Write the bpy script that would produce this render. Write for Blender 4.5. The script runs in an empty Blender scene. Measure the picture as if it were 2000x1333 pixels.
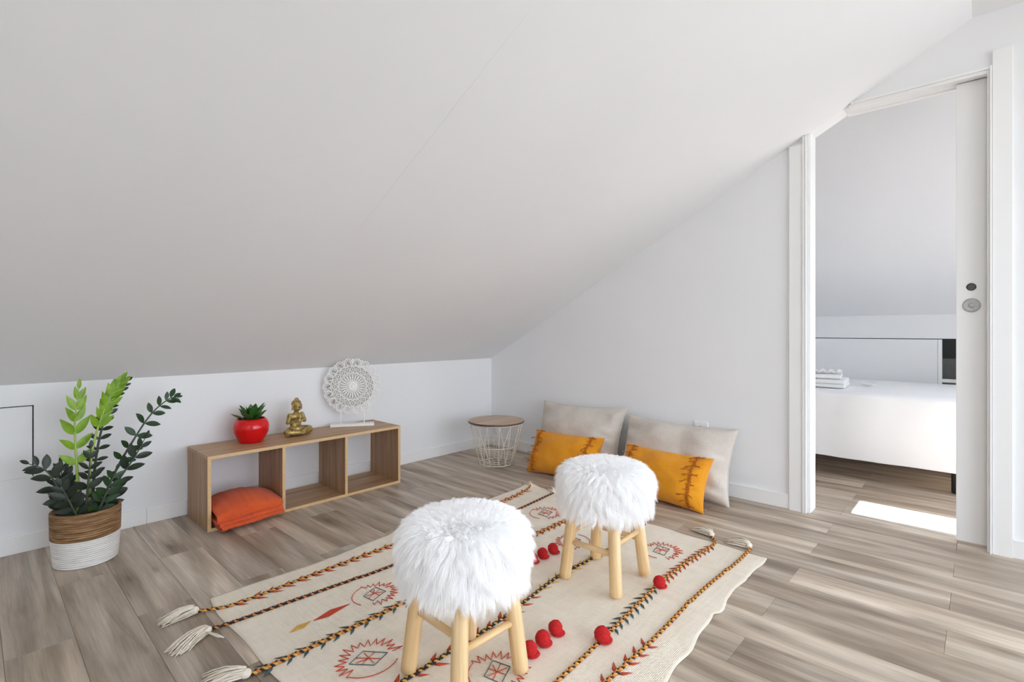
import bpy, bmesh, math, random
import numpy as np
from mathutils import Vector, Matrix, noise
R = math.radians
PI = math.pi
rnd = random.Random(7)
scene = bpy.context.scene
COL = scene.collection

# ------------------------------------------------------------------ camera, world, sun, daylight, exposure
cam_d = bpy.data.cameras.new('camera')
cam = bpy.data.objects.new('camera', cam_d); COL.objects.link(cam)
cam.location = (-2.8217, -2.8562, 0.9)
cam.rotation_euler = (R(90), 0, R(43.0 - 90))
cam_d.sensor_width = 36.0
cam_d.lens = 36.0 * 986.9 / 2000
cam_d.shift_y = -20.3 / 2000
cam_d.clip_start = 0.02
scene.camera = cam

world = bpy.data.worlds.new('sky'); scene.world = world
world.use_nodes = True
bg = world.node_tree.nodes['Background']
_wn, _wl = world.node_tree.nodes, world.node_tree.links
_tc = _wn.new('ShaderNodeTexCoord'); _sp = _wn.new('ShaderNodeSeparateXYZ'); _rp = _wn.new('ShaderNodeValToRGB')
_wl.new(_tc.outputs['Generated'], _sp.inputs[0]); _mr = _wn.new('ShaderNodeMapRange'); _mr.inputs[1].default_value = -1; _mr.inputs[2].default_value = 1
_wl.new(_sp.outputs['Z'], _mr.inputs[0]); _wl.new(_mr.outputs[0], _rp.inputs[0]); _wl.new(_rp.outputs[0], bg.inputs[0])
_rp.color_ramp.elements[0].position = 0.49; _rp.color_ramp.elements[0].color = (0.47, 0.48, 0.49, 1)     # daylit ground and rooftops below the horizon
_rp.color_ramp.elements[1].position = 0.51; _rp.color_ramp.elements[1].color = (0.84, 0.935, 1.06, 1)     # bright hazy sky above it
bg.inputs[1].default_value = 13.5

sun_d = bpy.data.lights.new('sun', 'SUN'); sun_d.energy = 185.0; sun_d.angle = R(0.6)
sun_d.color = (0.92, 0.97, 1.05)
sun = bpy.data.objects.new('sun', sun_d); COL.objects.link(sun)
# sunlight travels +Y and down
sun.rotation_euler = Vector((0, -1.05, 1.75)).to_track_quat('Z', 'Y').to_euler()
sun.location = (0.5, -9, 6)

def portal(name, loc, normal, sx, sy):
    d = bpy.data.lights.new(name, 'AREA'); d.shape = 'RECTANGLE'; d.size = sx; d.size_y = sy
    d.energy = 1.0
    d.cycles.is_portal = True
    o = bpy.data.objects.new(name, d); COL.objects.link(o)
    o.location = loc
    o.rotation_euler = Vector(normal).to_track_quat('-Z', 'Y').to_euler()
    return o

scene.view_settings.view_transform = 'Standard'
scene.view_settings.look = 'None'
scene.view_settings.exposure = -0.98
scene.view_settings.gamma = 1.0
scene.view_settings.use_curve_mapping = False

scene.cycles.max_bounces = 32; scene.cycles.diffuse_bounces = 32; scene.cycles.transmission_bounces = 8; scene.cycles.transparent_max_bounces = 16

# room dimensions
XW, YB = -4.6, -5.0            # left end and rear of the main room
KNEE, SL = 0.6816, 0.535       # knee wall height, roof pitch
YC, ZC = -2.823, 0.6816 + 0.535 * 2.823
BX, BY0, BY1 = 1.95, -1.0, -3.45   # bedroom
DY0, DY1, DZ = -2.225, -2.875, 1.95
WIN = (-4.85, -3.75, 0.06, 2.08)   # balcony door in the right wall (y0,y1,z0,z1)
WIN2 = (0.147, 0.384, 0.05, 1.917)  # narrow window of the bedroom (x0,x1,z0,z1)
WIN3 = (0.90, 1.30, 0.74, 1.16)
FILL_WIN_LOW = (0.46, 0.82, 0.22, 1.08)    # unseen low opening added to brighten the bedroom with bounced sun
FILL_WIN_END = (-4.5, -3.5, 1.0, 1.95)     # unseen end-wall opening added to brighten the right wall (y0,y1,z0,z1)
WIN4 = (-3.0, -0.3, 0.12, 2.0)     # wide window in the rear wall (x0,x1,z0,z1)
portal('portal_main', (0.12, (WIN[0]+WIN[1])/2, (WIN[2]+WIN[3])/2), (-1, 0, 0), WIN[3]-WIN[2], WIN[1]-WIN[0])
portal('portal_rear', ((WIN4[0]+WIN4[1])/2, YB-0.11, (WIN4[2]+WIN4[3])/2), (0, 1, 0), WIN4[1]-WIN4[0], WIN4[3]-WIN4[2])
portal('portal_end', (XW-0.11, (FILL_WIN_END[0]+FILL_WIN_END[1])/2, (FILL_WIN_END[2]+FILL_WIN_END[3])/2), (1, 0, 0), FILL_WIN_END[3]-FILL_WIN_END[2], FILL_WIN_END[1]-FILL_WIN_END[0])
portal('portal_bedroom', ((WIN2[0]+WIN2[1])/2, BY1-0.11, (WIN2[2]+WIN2[3])/2), (0, 1, 0), WIN2[1]-WIN2[0], WIN2[3]-WIN2[2])
portal('portal_bedroom_low', ((FILL_WIN_LOW[0]+FILL_WIN_LOW[1])/2, BY1-0.11, (FILL_WIN_LOW[2]+FILL_WIN_LOW[3])/2), (0, 1, 0), FILL_WIN_LOW[1]-FILL_WIN_LOW[0], FILL_WIN_LOW[3]-FILL_WIN_LOW[2])
portal('portal_bedroom_side', ((WIN3[0]+WIN3[1])/2, BY1-0.11, (WIN3[2]+WIN3[3])/2), (0, 1, 0), WIN3[1]-WIN3[0], WIN3[3]-WIN3[2])

# ------------------------------------------------------------------ materials
def lin(c):
    c = c / 255.0
    return c / 12.92 if c <= 0.04045 else ((c + 0.055) / 1.055) ** 2.4
def S(r, g, b): return (lin(r), lin(g), lin(b), 1)

class NT:
    def __init__(s, name):
        s.m = bpy.data.materials.new(name); s.m.use_nodes = True
        s.t = s.m.node_tree; s.p = s.t.nodes['Principled BSDF']; s.out = s.t.nodes['Material Output']
    def n(s, typ, **kw):
        nd = s.t.nodes.new(typ)
        for k, v in kw.items():
            if isinstance(k, str) and hasattr(nd, k): setattr(nd, k, v)
            else: nd.inputs[k].default_value = v
        return nd
    def l(s, a, b): s.t.links.new(a, b)
    def inp(s, nd, k, v): nd.inputs[k].default_value = v
    def coord(s, scale=(1, 1, 1), kind='Object', rand=False):
        tc = s.n('ShaderNodeTexCoord'); mp = s.n('ShaderNodeMapping')
        mp.inputs['Scale'].default_value = scale
        s.l(tc.outputs[kind], mp.inputs['Vector'])
        if rand:
            oi = s.n('ShaderNodeObjectInfo'); mu = s.n('ShaderNodeMath', operation='MULTIPLY'); mu.inputs[1].default_value = 57.0
            s.l(oi.outputs['Random'], mu.inputs[0])
            cx = s.n('ShaderNodeCombineXYZ')
            for k in range(3): s.l(mu.outputs[0], cx.inputs[k])
            s.l(cx.outputs[0], mp.inputs['Location'])
        return mp.outputs[0]
    def noise(s, vec, scale, detail=3, rough=0.5, dist=0):
        nd = s.n('ShaderNodeTexNoise'); s.inp(nd, 'Scale', scale); s.inp(nd, 'Detail', detail); s.inp(nd, 'Roughness', rough); s.inp(nd, 'Distortion', dist)
        if vec is not None: s.l(vec, nd.inputs['Vector'])
        return nd.outputs['Fac']
    def ramp(s, fac, stops):
        nd = s.n('ShaderNodeValToRGB'); e = nd.color_ramp.elements
        while len(e) < len(stops): e.new(0.5)
        for el, (p, c) in zip(e, stops): el.position = p; el.color = c
        s.l(fac, nd.inputs[0]); return nd.outputs[0]
    def mix(s, a, b, fac, mode='MIX'):
        nd = s.n('ShaderNodeMix', data_type='RGBA', blend_type=mode)
        for k, v in ((0, fac), (6, a), (7, b)):
            if hasattr(v, 'is_linked'): s.l(v, nd.inputs[k])
            else: nd.inputs[k].default_value = v
        return nd.outputs[2]
    def bump(s, h, strength, dist=0.01):
        nd = s.n('ShaderNodeBump'); s.inp(nd, 'Strength', strength); s.inp(nd, 'Distance', dist)
        s.l(h, nd.inputs['Height']); s.l(nd.outputs[0], s.p.inputs['Normal'])
    def col(s, c):
        if hasattr(c, 'is_linked'): s.l(c, s.p.inputs['Base Color'])
        else: s.p.inputs['Base Color'].default_value = c
    def set(s, **kw):
        for k, v in kw.items(): s.p.inputs[k.replace('_', ' ')].default_value = v
        return s

def simple(name, c, rough=0.5, var=0.06, vscale=20, bscale=0, bstr=0.1, bdist=0.002, metal=0, rand=False):
    m = NT(name); v = m.coord(rand=rand)
    f = m.noise(v, vscale, 4)
    d = tuple(max(0, x * (1 - var)) for x in c[:3]) + (1,)
    l = tuple(min(1, x * (1 + var)) for x in c[:3]) + (1,)
    m.col(m.ramp(f, [(0.3, d), (0.7, l)]))
    m.set(Roughness=rough, Metallic=metal)
    if bscale: m.bump(m.noise(v, bscale, 3), bstr, bdist)
    return m.m

M = {}
M['wall'] = simple('white_wall_paint', S(235, 236, 237), 0.75, 0.012, 2.5, 9, 0.12, 0.004)
M['ceil'] = simple('white_ceiling_paint', S(232, 233, 235), 0.8, 0.015, 1.6, 3.5, 0.12, 0.01)
M['trim'] = simple('white_gloss_paint', S(240, 240, 239), 0.35, 0.01, 6)
M['gapdark'] = simple('dark_gap', S(14, 14, 14), 0.9)
M['niche'] = simple('grey_niche_board', S(120, 120, 118), 0.8, 0.05)
M['chrome'] = simple('brushed_steel', S(176, 174, 168), 0.3, 0.12, 60, 0, metal=0.85)
M['darksteel'] = simple('dark_steel', S(92, 88, 84), 0.35, 0.1, 60, 0, metal=0.8)
M['black'] = simple('black_plastic', S(30, 29, 29), 0.5)
M['slab'] = simple('floor_underlay', S(70, 62, 55), 0.9)

def plank_mat():
    m = NT('grey_oak_vinyl_plank')
    oi = m.n('ShaderNodeObjectInfo')
    v = m.coord((1, 0.13, 1), rand=True)
    # broad drifting tone, distorted cathedral figure, fine fibres
    broad = m.noise(v, 7.0, 3, 0.55, 0.6)
    dist = m.noise(v, 5.5, 2, 0.5)
    wv = m.n('ShaderNodeTexWave', wave_type='RINGS', rings_direction='Y')
    m.inp(wv, 'Scale', 4.0); m.inp(wv, 'Distortion', 14.0); m.inp(wv, 'Detail', 2.0); m.inp(wv, 'Detail Scale', 1.3)
    m.l(v, wv.inputs['Vector'])
    v2 = m.coord((1, 0.03, 1), rand=True)
    fine = m.noise(v2, 160, 3, 0.65)
    v4 = m.coord((1, 0.075, 1), rand=True)
    mid = m.noise(v4, 38, 6, 0.68, 1.2)
    base = m.ramp(broad, [(0.28, S(152, 136, 119)), (0.45, S(192, 177, 159)), (0.58, S(211, 199, 183)), (0.72, S(225, 216, 203))])
    c = base
    wm = m.n('ShaderNodeMath', operation='MULTIPLY'); m.l(wv.outputs['Fac'], wm.inputs[0]); m.l(dist, wm.inputs[1])
    wr = m.ramp(wm.outputs[0], [(0.12, (0.74, 0.72, 0.70, 1)), (0.5, (1.06, 1.05, 1.04, 1))])
    c = m.mix(c, wr, 0.85, 'MULTIPLY')
    mr = m.ramp(mid, [(0.3, (0.74, 0.72, 0.70, 1)), (0.62, (1.06, 1.06, 1.06, 1))])
    c = m.mix(c, mr, 0.55, 'MULTIPLY')
    fr = m.ramp(fine, [(0.3, (0.75, 0.74, 0.73, 1)), (0.65, (1.05, 1.05, 1.05, 1))])
    c = m.mix(c, fr, 0.8, 'MULTIPLY')
    sk_ = m.ramp(m.noise(v4, 12, 6, 0.66, 1.4), [(0.52, (1, 1, 1, 1)), (0.74, (0.56, 0.52, 0.49, 1))])
    c = m.mix(c, sk_, 0.8, 'MULTIPLY')
    # knots
    vv = m.n('ShaderNodeTexVoronoi', feature='F1', voronoi_dimensions='2D'); m.inp(vv, 'Scale', 3.0)
    v3 = m.coord((1.6, 0.5, 1), rand=True); m.l(v3, vv.inputs['Vector'])
    kr = m.ramp(vv.outputs['Distance'], [(0.02, (0.42, 0.38, 0.35, 1)), (0.07, (0.72, 0.69, 0.66, 1)), (0.2, (1, 1, 1, 1))])
    c = m.mix(c, kr, 0.75, 'MULTIPLY')
    # plank to plank tone
    pr = m.ramp(oi.outputs['Random'], [(0.0, (0.80, 0.79, 0.79, 1)), (0.5, (0.97, 0.96, 0.945, 1)), (1.0, (1.14, 1.13, 1.11, 1))])
    c = m.mix(c, pr, 0.9, 'MULTIPLY')
    m.col(c); m.set(Roughness=0.42)
    m.p.inputs['Specular IOR Level'].default_value = 0.5
    m.bump(fine, 0.10, 0.001)
    return m.m
M['plank'] = plank_mat()

def grain_mat(name, dark, mid, light, axis=0, rough=0.45, sc=1.0):
    m = NT(name)
    s = [28, 28, 28]; s[axis] = 1.6
    v = m.coord(tuple(x * sc for x in s), rand=True)
    a = m.noise(v, 1.0, 4, 0.6, 0.8); b = m.noise(v, 5.0, 3, 0.6)
    c = m.ramp(a, [(0.3, dark), (0.5, mid), (0.7, light)])
    c = m.mix(c, m.ramp(b, [(0.3, (0.8, 0.78, 0.76, 1)), (0.65, (1.06, 1.06, 1.06, 1))]), 0.6, 'MULTIPLY')
    m.col(c); m.set(Roughness=rough); m.bump(b, 0.08, 0.001)
    return m.m
M['oak_x'] = grain_mat('oak_laminate_long', S(146, 109, 74), S(177, 141, 103), S(198, 165, 127), 0)
M['oak_z'] = grain_mat('oak_laminate_upright', S(140, 104, 72), S(168, 132, 97), S(190, 157, 121), 2)
M['oak_edge'] = simple('oak_edge_band', S(212, 178, 132), 0.5, 0.06, 60)
M['pine'] = grain_mat('pale_pine', S(214, 178, 126), S(229, 197, 147), S(238, 213, 170), 2, 0.5)
M['tabletop'] = grain_mat('tabletop_oak', S(172, 146, 124), S(194, 168, 145), S(207, 184, 162), 0, 0.45, 0.8)
M['tableedge'] = simple('dark_table_edge', S(95, 72, 52), 0.5)
M['wire'] = simple('cream_white_wire', S(232, 222, 206), 0.45, 0.02)
M['red_glaze'] = NT('red_glazed_ceramic').set(Base_Color=S(208, 10, 18), Roughness=0.16).m
M['soil'] = simple('dark_soil', S(48, 38, 30), 0.95, 0.3, 60, 80, 0.8, 0.01)
M['gold'] = NT('aged_gold_resin'); _g = M['gold']; _v = _g.coord()
_g.col(_g.ramp(_g.noise(_v, 55, 4, 0.6), [(0.32, S(92, 74, 36)), (0.5, S(170, 144, 84)), (0.7, S(206, 184, 126))]))
_g.set(Roughness=0.42, Metallic=0.55); _g.bump(_g.noise(_v, 160, 3), 0.35, 0.002); M['gold'] = _g.m
M['mandala'] = simple('whitewashed_carved_wood', S(246, 245, 242), 0.65, 0.05, 90, 200, 0.3, 0.001)
M['mandala_gap_shade'] = simple('carving_gap_shade', S(194, 192, 188), 0.8, 0.1, 90, 200, 0.3, 0.001)  # grey stands for the shade in the carved gaps
def fabric(name, c, c2, vs=14, weave=900, bstr=0.35, rough=0.9, wrk=0, wd=0.01):
    m = NT(name); v = m.coord()
    f = m.noise(v, vs, 5, 0.65)
    x = m.n('ShaderNodeTexWave', bands_direction='X'); m.inp(x, 'Scale', weave / 6.28); m.l(v, x.inputs['Vector'])
    y = m.n('ShaderNodeTexWave', bands_direction='Y'); m.inp(y, 'Scale', weave / 6.28); m.l(v, y.inputs['Vector'])
    ad = m.n('ShaderNodeMath', operation='ADD'); m.l(x.outputs['Fac'], ad.inputs[0]); m.l(y.outputs['Fac'], ad.inputs[1])
    v2 = m.coord((90, 6, 90)); v3 = m.coord((6, 90, 90))
    st = m.n('ShaderNodeMath', operation='ADD'); m.l(m.noise(v2, 1.5, 3), st.inputs[0]); m.l(m.noise(v3, 1.5, 3), st.inputs[1])
    col = m.ramp(f, [(0.3, c2), (0.65, c)])
    col = m.mix(col, m.ramp(st.outputs[0], [(0.75, (0.86, 0.85, 0.84, 1)), (1.2, (1.05, 1.05, 1.05, 1))]), 0.32, 'MULTIPLY')
    m.col(col); m.set(Roughness=rough)
    m.p.inputs['Sheen Weight'].default_value = 0.15
    h = ad.outputs[0]
    if wrk:
        w = m.noise(v, wrk, 3, 0.5, 0.4); mm = m.n('ShaderNodeMath', operation='MULTIPLY'); mm.inputs[1].default_value = 8.0
        m.l(w, mm.inputs[0]); a2 = m.n('ShaderNodeMath', operation='ADD'); m.l(mm.outputs[0], a2.inputs[0]); m.l(h, a2.inputs[1]); h = a2.outputs[0]
    m.bump(h, bstr, 0.0012)
    return m.m
M['linen'] = fabric('beige_linen', S(214, 206, 196), S(202, 193, 182), 9, 700)
M['mustard'] = fabric('mustard_cotton', S(226, 152, 18), S(216, 138, 8), 7, 900, 0.25)
M['mustard_trim'] = simple('mustard_cord', S(186, 106, 16), 0.9, 0.12, 200)  # mustard darkened with the shade among the knotted strands
M['throw'] = fabric('burnt_orange_cotton', S(222, 92, 38), S(208, 78, 28), 8, 500, 0.5)
M['rug'] = fabric('cream_handwoven_cotton', S(244, 234, 217), S(236, 224, 205), 11, 420, 0.6, wrk=7)
M['sheet'] = simple('white_bed_linen', S(242, 243, 245), 0.9, 0.01, 6, 14, 0.15, 0.004)
M['towel'] = simple('white_terry', S(242, 242, 242), 0.95, 0.02, 60, 260, 0.6, 0.003)
M['cream_yarn'] = simple('cream_yarn', S(233, 224, 208), 0.95, 0.08, 120)
M['t_orange'] = simple('orange_thread', S(202, 122, 58), 0.9, 0.15, 90)
M['t_black'] = simple('black_thread', S(48, 38, 34), 0.9, 0.15, 90)
M['t_yellow'] = simple('yellow_thread', S(212, 166, 82), 0.9, 0.12, 90)
M['t_red'] = simple('red_thread', S(190, 66, 40), 0.9, 0.12, 90)
M['t_teal'] = simple('teal_thread', S(62, 92, 98), 0.9, 0.15, 90)
M['pom'] = simple('red_wool', S(196, 28, 30), 0.95, 0.2, 180, 320, 1.0, 0.004)
def rope_mat(name, dark, mid, light, sz=150, strength=0.7):
    m = NT(name); v = m.coord((14, 14, sz))
    a = m.noise(v, 1.0, 4, 0.65); 
    m.col(m.ramp(a, [(0.3, dark), (0.5, mid), (0.72, light)])); m.set(Roughness=0.85)
    m.bump(a, strength, 0.004); return m.m
M['seagrass'] = rope_mat('brown_seagrass', S(84, 58, 34), S(134, 99, 64), S(180, 148, 108), 150)
M['white_rope'] = rope_mat('white_cotton_rope', S(205, 202, 196), S(224, 222, 217), S(238, 236, 232), 110, 0.4)
def leaf_mat(name, dark, light, rough=0.35):
    m = NT(name); v = m.coord(rand=True)
    m.col(m.ramp(m.noise(v, 25, 3), [(0.3, dark), (0.7, light)])); m.set(Roughness=rough)
    tr = m.n('ShaderNodeBsdfTranslucent'); tr.inputs[0].default_value = light
    mx = m.n('ShaderNodeMixShader'); mx.inputs[0].default_value = 0.12
    m.l(m.p.outputs[0], mx.inputs[1]); m.l(tr.outputs[0], mx.inputs[2]); m.l(mx.outputs[0], m.out.inputs[0])
    return m.m
M['leaf_dark'] = leaf_mat('dark_green_leaf', S(24, 34, 24), S(40, 54, 36), 0.42)
M['leaf_mid'] = leaf_mat('mid_green_leaf', S(28, 52, 28), S(46, 80, 38), 0.42)
M['leaf_light'] = leaf_mat('fresh_green_leaf', S(98, 140, 24), S(146, 184, 44), 0.4)
M['leaf_succ'] = leaf_mat('succulent_leaf', S(26, 62, 26), S(70, 122, 46), 0.35)
M['stem_dark'] = simple('dark_stem', S(70, 78, 62), 0.6, 0.15, 40)
M['stem_light'] = simple('light_green_stem', S(158, 186, 88), 0.5, 0.1, 40)
def fur_mat():
    m = NT('white_faux_fur')
    df = m.n('ShaderNodeBsdfDiffuse'); df.inputs[0].default_value = (.994, .994, .994, 1)
    tr = m.n('ShaderNodeBsdfTranslucent'); tr.inputs[0].default_value = (.994, .994, .994, 1)
    mx = m.n('ShaderNodeMixShader'); mx.inputs[0].default_value = 0.0
    m.l(df.outputs[0], mx.inputs[1]); m.l(tr.outputs[0], mx.inputs[2]); m.l(mx.outputs[0], m.out.inputs[0])
    return m.m
M['fur'] = fur_mat()
def glass_mat():
    m = NT('window_glass')
    tr = m.n('ShaderNodeBsdfTransparent'); gl = m.n('ShaderNodeBsdfGlossy'); gl.inputs['Roughness'].default_value = 0.02
    mx = m.n('ShaderNodeMixShader'); mx.inputs[0].default_value = 0.06
    m.l(tr.outputs[0], mx.inputs[1]); m.l(gl.outputs[0], mx.inputs[2]); m.l(mx.outputs[0], m.out.inputs[0])
    return m.m
M['glass'] = glass_mat()

# ------------------------------------------------------------------ mesh helpers
class MB:
    def __init__(s): s.v = []; s.f = []; s.mi = []
    def add(s, vs, fs, mi=0):
        o = len(s.v); s.v += [tuple(v) for v in vs]; s.f += [tuple(i + o for i in f) for f in fs]; s.mi += [mi] * len(fs); return s
    def box(s, x0, x1, y0, y1, z0, z1, mi=0):
        x0, x1 = min(x0, x1), max(x0, x1); y0, y1 = min(y0, y1), max(y0, y1); z0, z1 = min(z0, z1), max(z0, z1)
        vs = [(x, y, z) for z in (z0, z1) for y in (y0, y1) for x in (x0, x1)]
        return s.add(vs, [(0, 2, 3, 1), (4, 5, 7, 6), (0, 1, 5, 4), (2, 6, 7, 3), (0, 4, 6, 2), (1, 3, 7, 5)], mi)
    def prism(s, poly, a0, a1, axis='x', mi=0):
        # poly in the other two axes
        def P(u, w, a): return {'x': (a, u, w), 'y': (u, a, w), 'z': (u, w, a)}[axis]
        n = len(poly); vs = [P(u, w, a0) for u, w in poly] + [P(u, w, a1) for u, w in poly]
        fs = [tuple(range(n)), tuple(range(2 * n - 1, n - 1, -1))] + [(i, (i + 1) % n, n + (i + 1) % n, n + i) for i in range(n)]
        return s.add(vs, fs, mi)
    def tube(s, pts, r, sides=6, mi=0, cap=True, closed=False):
        pts = [Vector(p) for p in pts]; n = len(pts)
        rs = r if isinstance(r, (list, tuple)) else [r] * n
        vs = []; up = None
        for i, p in enumerate(pts):
            if closed: t = pts[(i + 1) % n] - pts[i - 1]
            else: t = pts[min(i + 1, n - 1)] - pts[max(i - 1, 0)]
            t.normalize()
            if up is None:
                up = Vector((0, 0, 1)) if abs(t.z) < 0.9 else Vector((1, 0, 0))
            a = (up - t * up.dot(t))
            if a.length < 1e-6: a = t.orthogonal()
            a.normalize(); up = a; b = t.cross(a)
            for k in range(sides):
                an = 2 * PI * k / sides
                vs.append(p + (a * math.cos(an) + b * math.sin(an)) * rs[i])
        fs = []
        m = n if closed else n - 1
        for i in range(m):
            j = (i + 1) % n
            for k in range(sides):
                k2 = (k + 1) % sides
                fs.append((i * sides + k, i * sides + k2, j * sides + k2, j * sides + k))
        if cap and not closed:
            fs.append(tuple(range(sides - 1, -1, -1))); fs.append(tuple((n - 1) * sides + k for k in range(sides)))
        return s.add(vs, fs, mi)
    def lathe(s, prof, sides=32, mi=0, mf=None, rx=1, ry=1):
        vs = []; fs = []; mis = []
        for (r, z) in prof:
            for k in range(sides):
                a = 2 * PI * k / sides; vs.append((r * math.cos(a) * rx, r * math.sin(a) * ry, z))
        for i in range(len(prof) - 1):
            for k in range(sides):
                k2 = (k + 1) % sides
                fs.append((i * sides + k, i * sides + k2, (i + 1) * sides + k2, (i + 1) * sides + k))
        o = len(fs)
        fs.append(tuple(range(sides - 1, -1, -1))); fs.append(tuple((len(prof) - 1) * sides + k for k in range(sides)))
        return s.add(vs, fs, mi)
    def ball(s, c, r, seg=10, rings=7, sc=(1, 1, 1), mi=0, fn=None):
        vs = []; fs = []
        for i in range(1, rings):
            th = PI * i / rings
            for k in range(seg):
                a = 2 * PI * k / seg
                d = Vector((math.sin(th) * math.cos(a), math.sin(th) * math.sin(a), math.cos(th)))
                rr = r * (fn(d) if fn else 1)
                vs.append((c[0] + d.x * rr * sc[0], c[1] + d.y * rr * sc[1], c[2] + d.z * rr * sc[2]))
        vs.append((c[0], c[1], c[2] + r * sc[2])); vs.append((c[0], c[1], c[2] - r * sc[2]))
        t = len(vs) - 2; b = t + 1
        for i in range(rings - 2):
            for k in range(seg):
                k2 = (k + 1) % seg
                fs.append((i * seg + k, (i + 1) * seg + k, (i + 1) * seg + k2, i * seg + k2))
        for k in range(seg):
            k2 = (k + 1) % seg
            fs.append((t, k, k2)); fs.append((b, (rings - 2) * seg + k2, (rings - 2) * seg + k))
        return s.add(vs, fs, mi)
    def mesh(s, name, mats, smooth=False):
        me = bpy.data.meshes.new(name); me.from_pydata(s.v, [], s.f)
        if not isinstance(mats, (list, tuple)): mats = [mats]
        for m in mats: me.materials.append(m)
        if len(mats) > 1: me.polygons.foreach_set('material_index', s.mi)
        if smooth: me.polygons.foreach_set('use_smooth', [True] * len(me.polygons))
        me.update(); return me
    def build(s, name, mats, parent=None, smooth=False, bevel=0, loc=None, seg=2):
        return mk(name, s.mesh(name, mats, smooth), parent, bevel, loc, seg)

def fixn(me):
    bm = bmesh.new(); bm.from_mesh(me); bmesh.ops.recalc_face_normals(bm, faces=bm.faces); bm.to_mesh(me); bm.free()
def mk(name, me, parent=None, bevel=0, loc=None, seg=2, rot=None, scale=None):
    o = bpy.data.objects.new(name, me); COL.objects.link(o)
    if parent is not None: o.parent = parent
    if loc is not None: o.location = loc
    if rot is not None: o.rotation_euler = rot
    if scale is not None: o.scale = scale
    if bevel:
        fixn(me)
        b = o.modifiers.new('bevel', 'BEVEL'); b.width = bevel; b.segments = seg; b.limit_method = 'ANGLE'; b.angle_limit = R(40)
        if hasattr(b, 'harden_normals'): b.harden_normals = False
    return o
def tag(o, label, cat, group=None):
    o['label'] = label; o['category'] = cat
    if group: o['group'] = group
    return o
def thing(name, label, cat, loc=(0, 0, 0), rz=0, group=None):
    o = bpy.data.objects.new(name, None); COL.objects.link(o); o.location = loc; o.rotation_euler = (0, 0, rz)
    o.empty_display_size = 0.05
    return tag(o, label, cat, group)
def struct(o): o['kind'] = 'structure'; return o
def dup_tree(root):
    r = root.copy(); COL.objects.link(r)
    for ch in list(root.children):
        c = ch.copy(); COL.objects.link(c); c.parent = r
        for g in list(ch.children):
            d = g.copy(); COL.objects.link(d); d.parent = c
    return r
def catmull(pts, n=8):
    P = [Vector(p) for p in pts]; P = [P[0] * 2 - P[1]] + P + [P[-1] * 2 - P[-2]]; out = []
    for i in range(1, len(P) - 2):
        for k in range(n):
            t = k / n; a, b, c, d = P[i - 1:i + 3]
            out.append(0.5 * ((2 * b) + (c - a) * t + (2 * a - 5 * b + 4 * c - d) * t * t + (3 * b - a - 3 * c + d) * t ** 3))
    out.append(P[-2]); return out

# ------------------------------------------------------------------ the setting
def slope_z(y): return KNEE - SL * y if y > YC else ZC

floor = struct(MB().box(XW - .1, BX + .1, YB - .1, 0.1, -0.06, -0.006).build('floor', M['slab']))
PW = 0.149
row = -13
planks = 0
while True:
    x0 = -2.76 + row * PW; x1 = x0 + PW
    if x0 > BX: break
    if x1 > XW:
        ymin, ymax = (YB, 0.0) if x0 < 0.05 else (BY1, BY0)
        off = -0.91 if row % 2 == 0 else -0.48
        cuts = [off - 0.933 * k for k in range(-4, 8)]
        cuts = [ymax] + [c for c in cuts if ymin + 0.06 < c < ymax - 0.03] + [ymin]
        for a, b in zip(cuts[:-1], cuts[1:]):
            xa, xb = max(x0, XW), min(x1, BX)
            if xb - xa < 0.02: continue
            cx, cy = (xa + xb) / 2, (a + b) / 2
            hx, hy = (xb - xa) / 2 - 0.0003, (a - b) / 2 - 0.0003
            e = 0.0008
            mb = MB(); vs = []
            for (qx, qy, qz) in ((hx, hy, -0.006), (hx, hy, -e), (hx - e, hy - e, 0)):
                vs += [(-qx, -qy, qz), (qx, -qy, qz), (qx, qy, qz), (-qx, qy, qz)]
            fs = [(8, 9, 10, 11)]
            for l in (0, 4):
                fs += [(l + k, l + (k + 1) % 4, l + 4 + (k + 1) % 4, l + 4 + k) for k in range(4)]
            mb.add(vs, fs)
            mb.build('plank', M['plank'], floor, loc=(cx, cy, 0)); planks += 1
    row += 1

# knee wall with the access hatch opening
HX0, HX1, HZ0, HZ1 = -3.02, -2.643, 0.300, 0.594
kw = MB()
for b in ((XW, HX0, 0, KNEE + .05), (HX1, 0.1, 0, KNEE + .05), (HX0, HX1, 0, HZ0), (HX0, HX1, HZ1, KNEE + .05)):
    kw.box(b[0], b[1], 0, 0.1, b[2], b[3])
wall_left = struct(kw.build('wall_left', M['wall']))
g = 0.0045
MB().box(HX0 + .0005, HX1 - g, 0.0015, 0.02, HZ0 + .0008, HZ1 - g).build('hatch_panel', M['wall'], wall_left)
MB().box(HX0, HX1, 0.07, 0.09, HZ0, HZ1).build('hatch_backing', M['gapdark'], wall_left)

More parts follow.
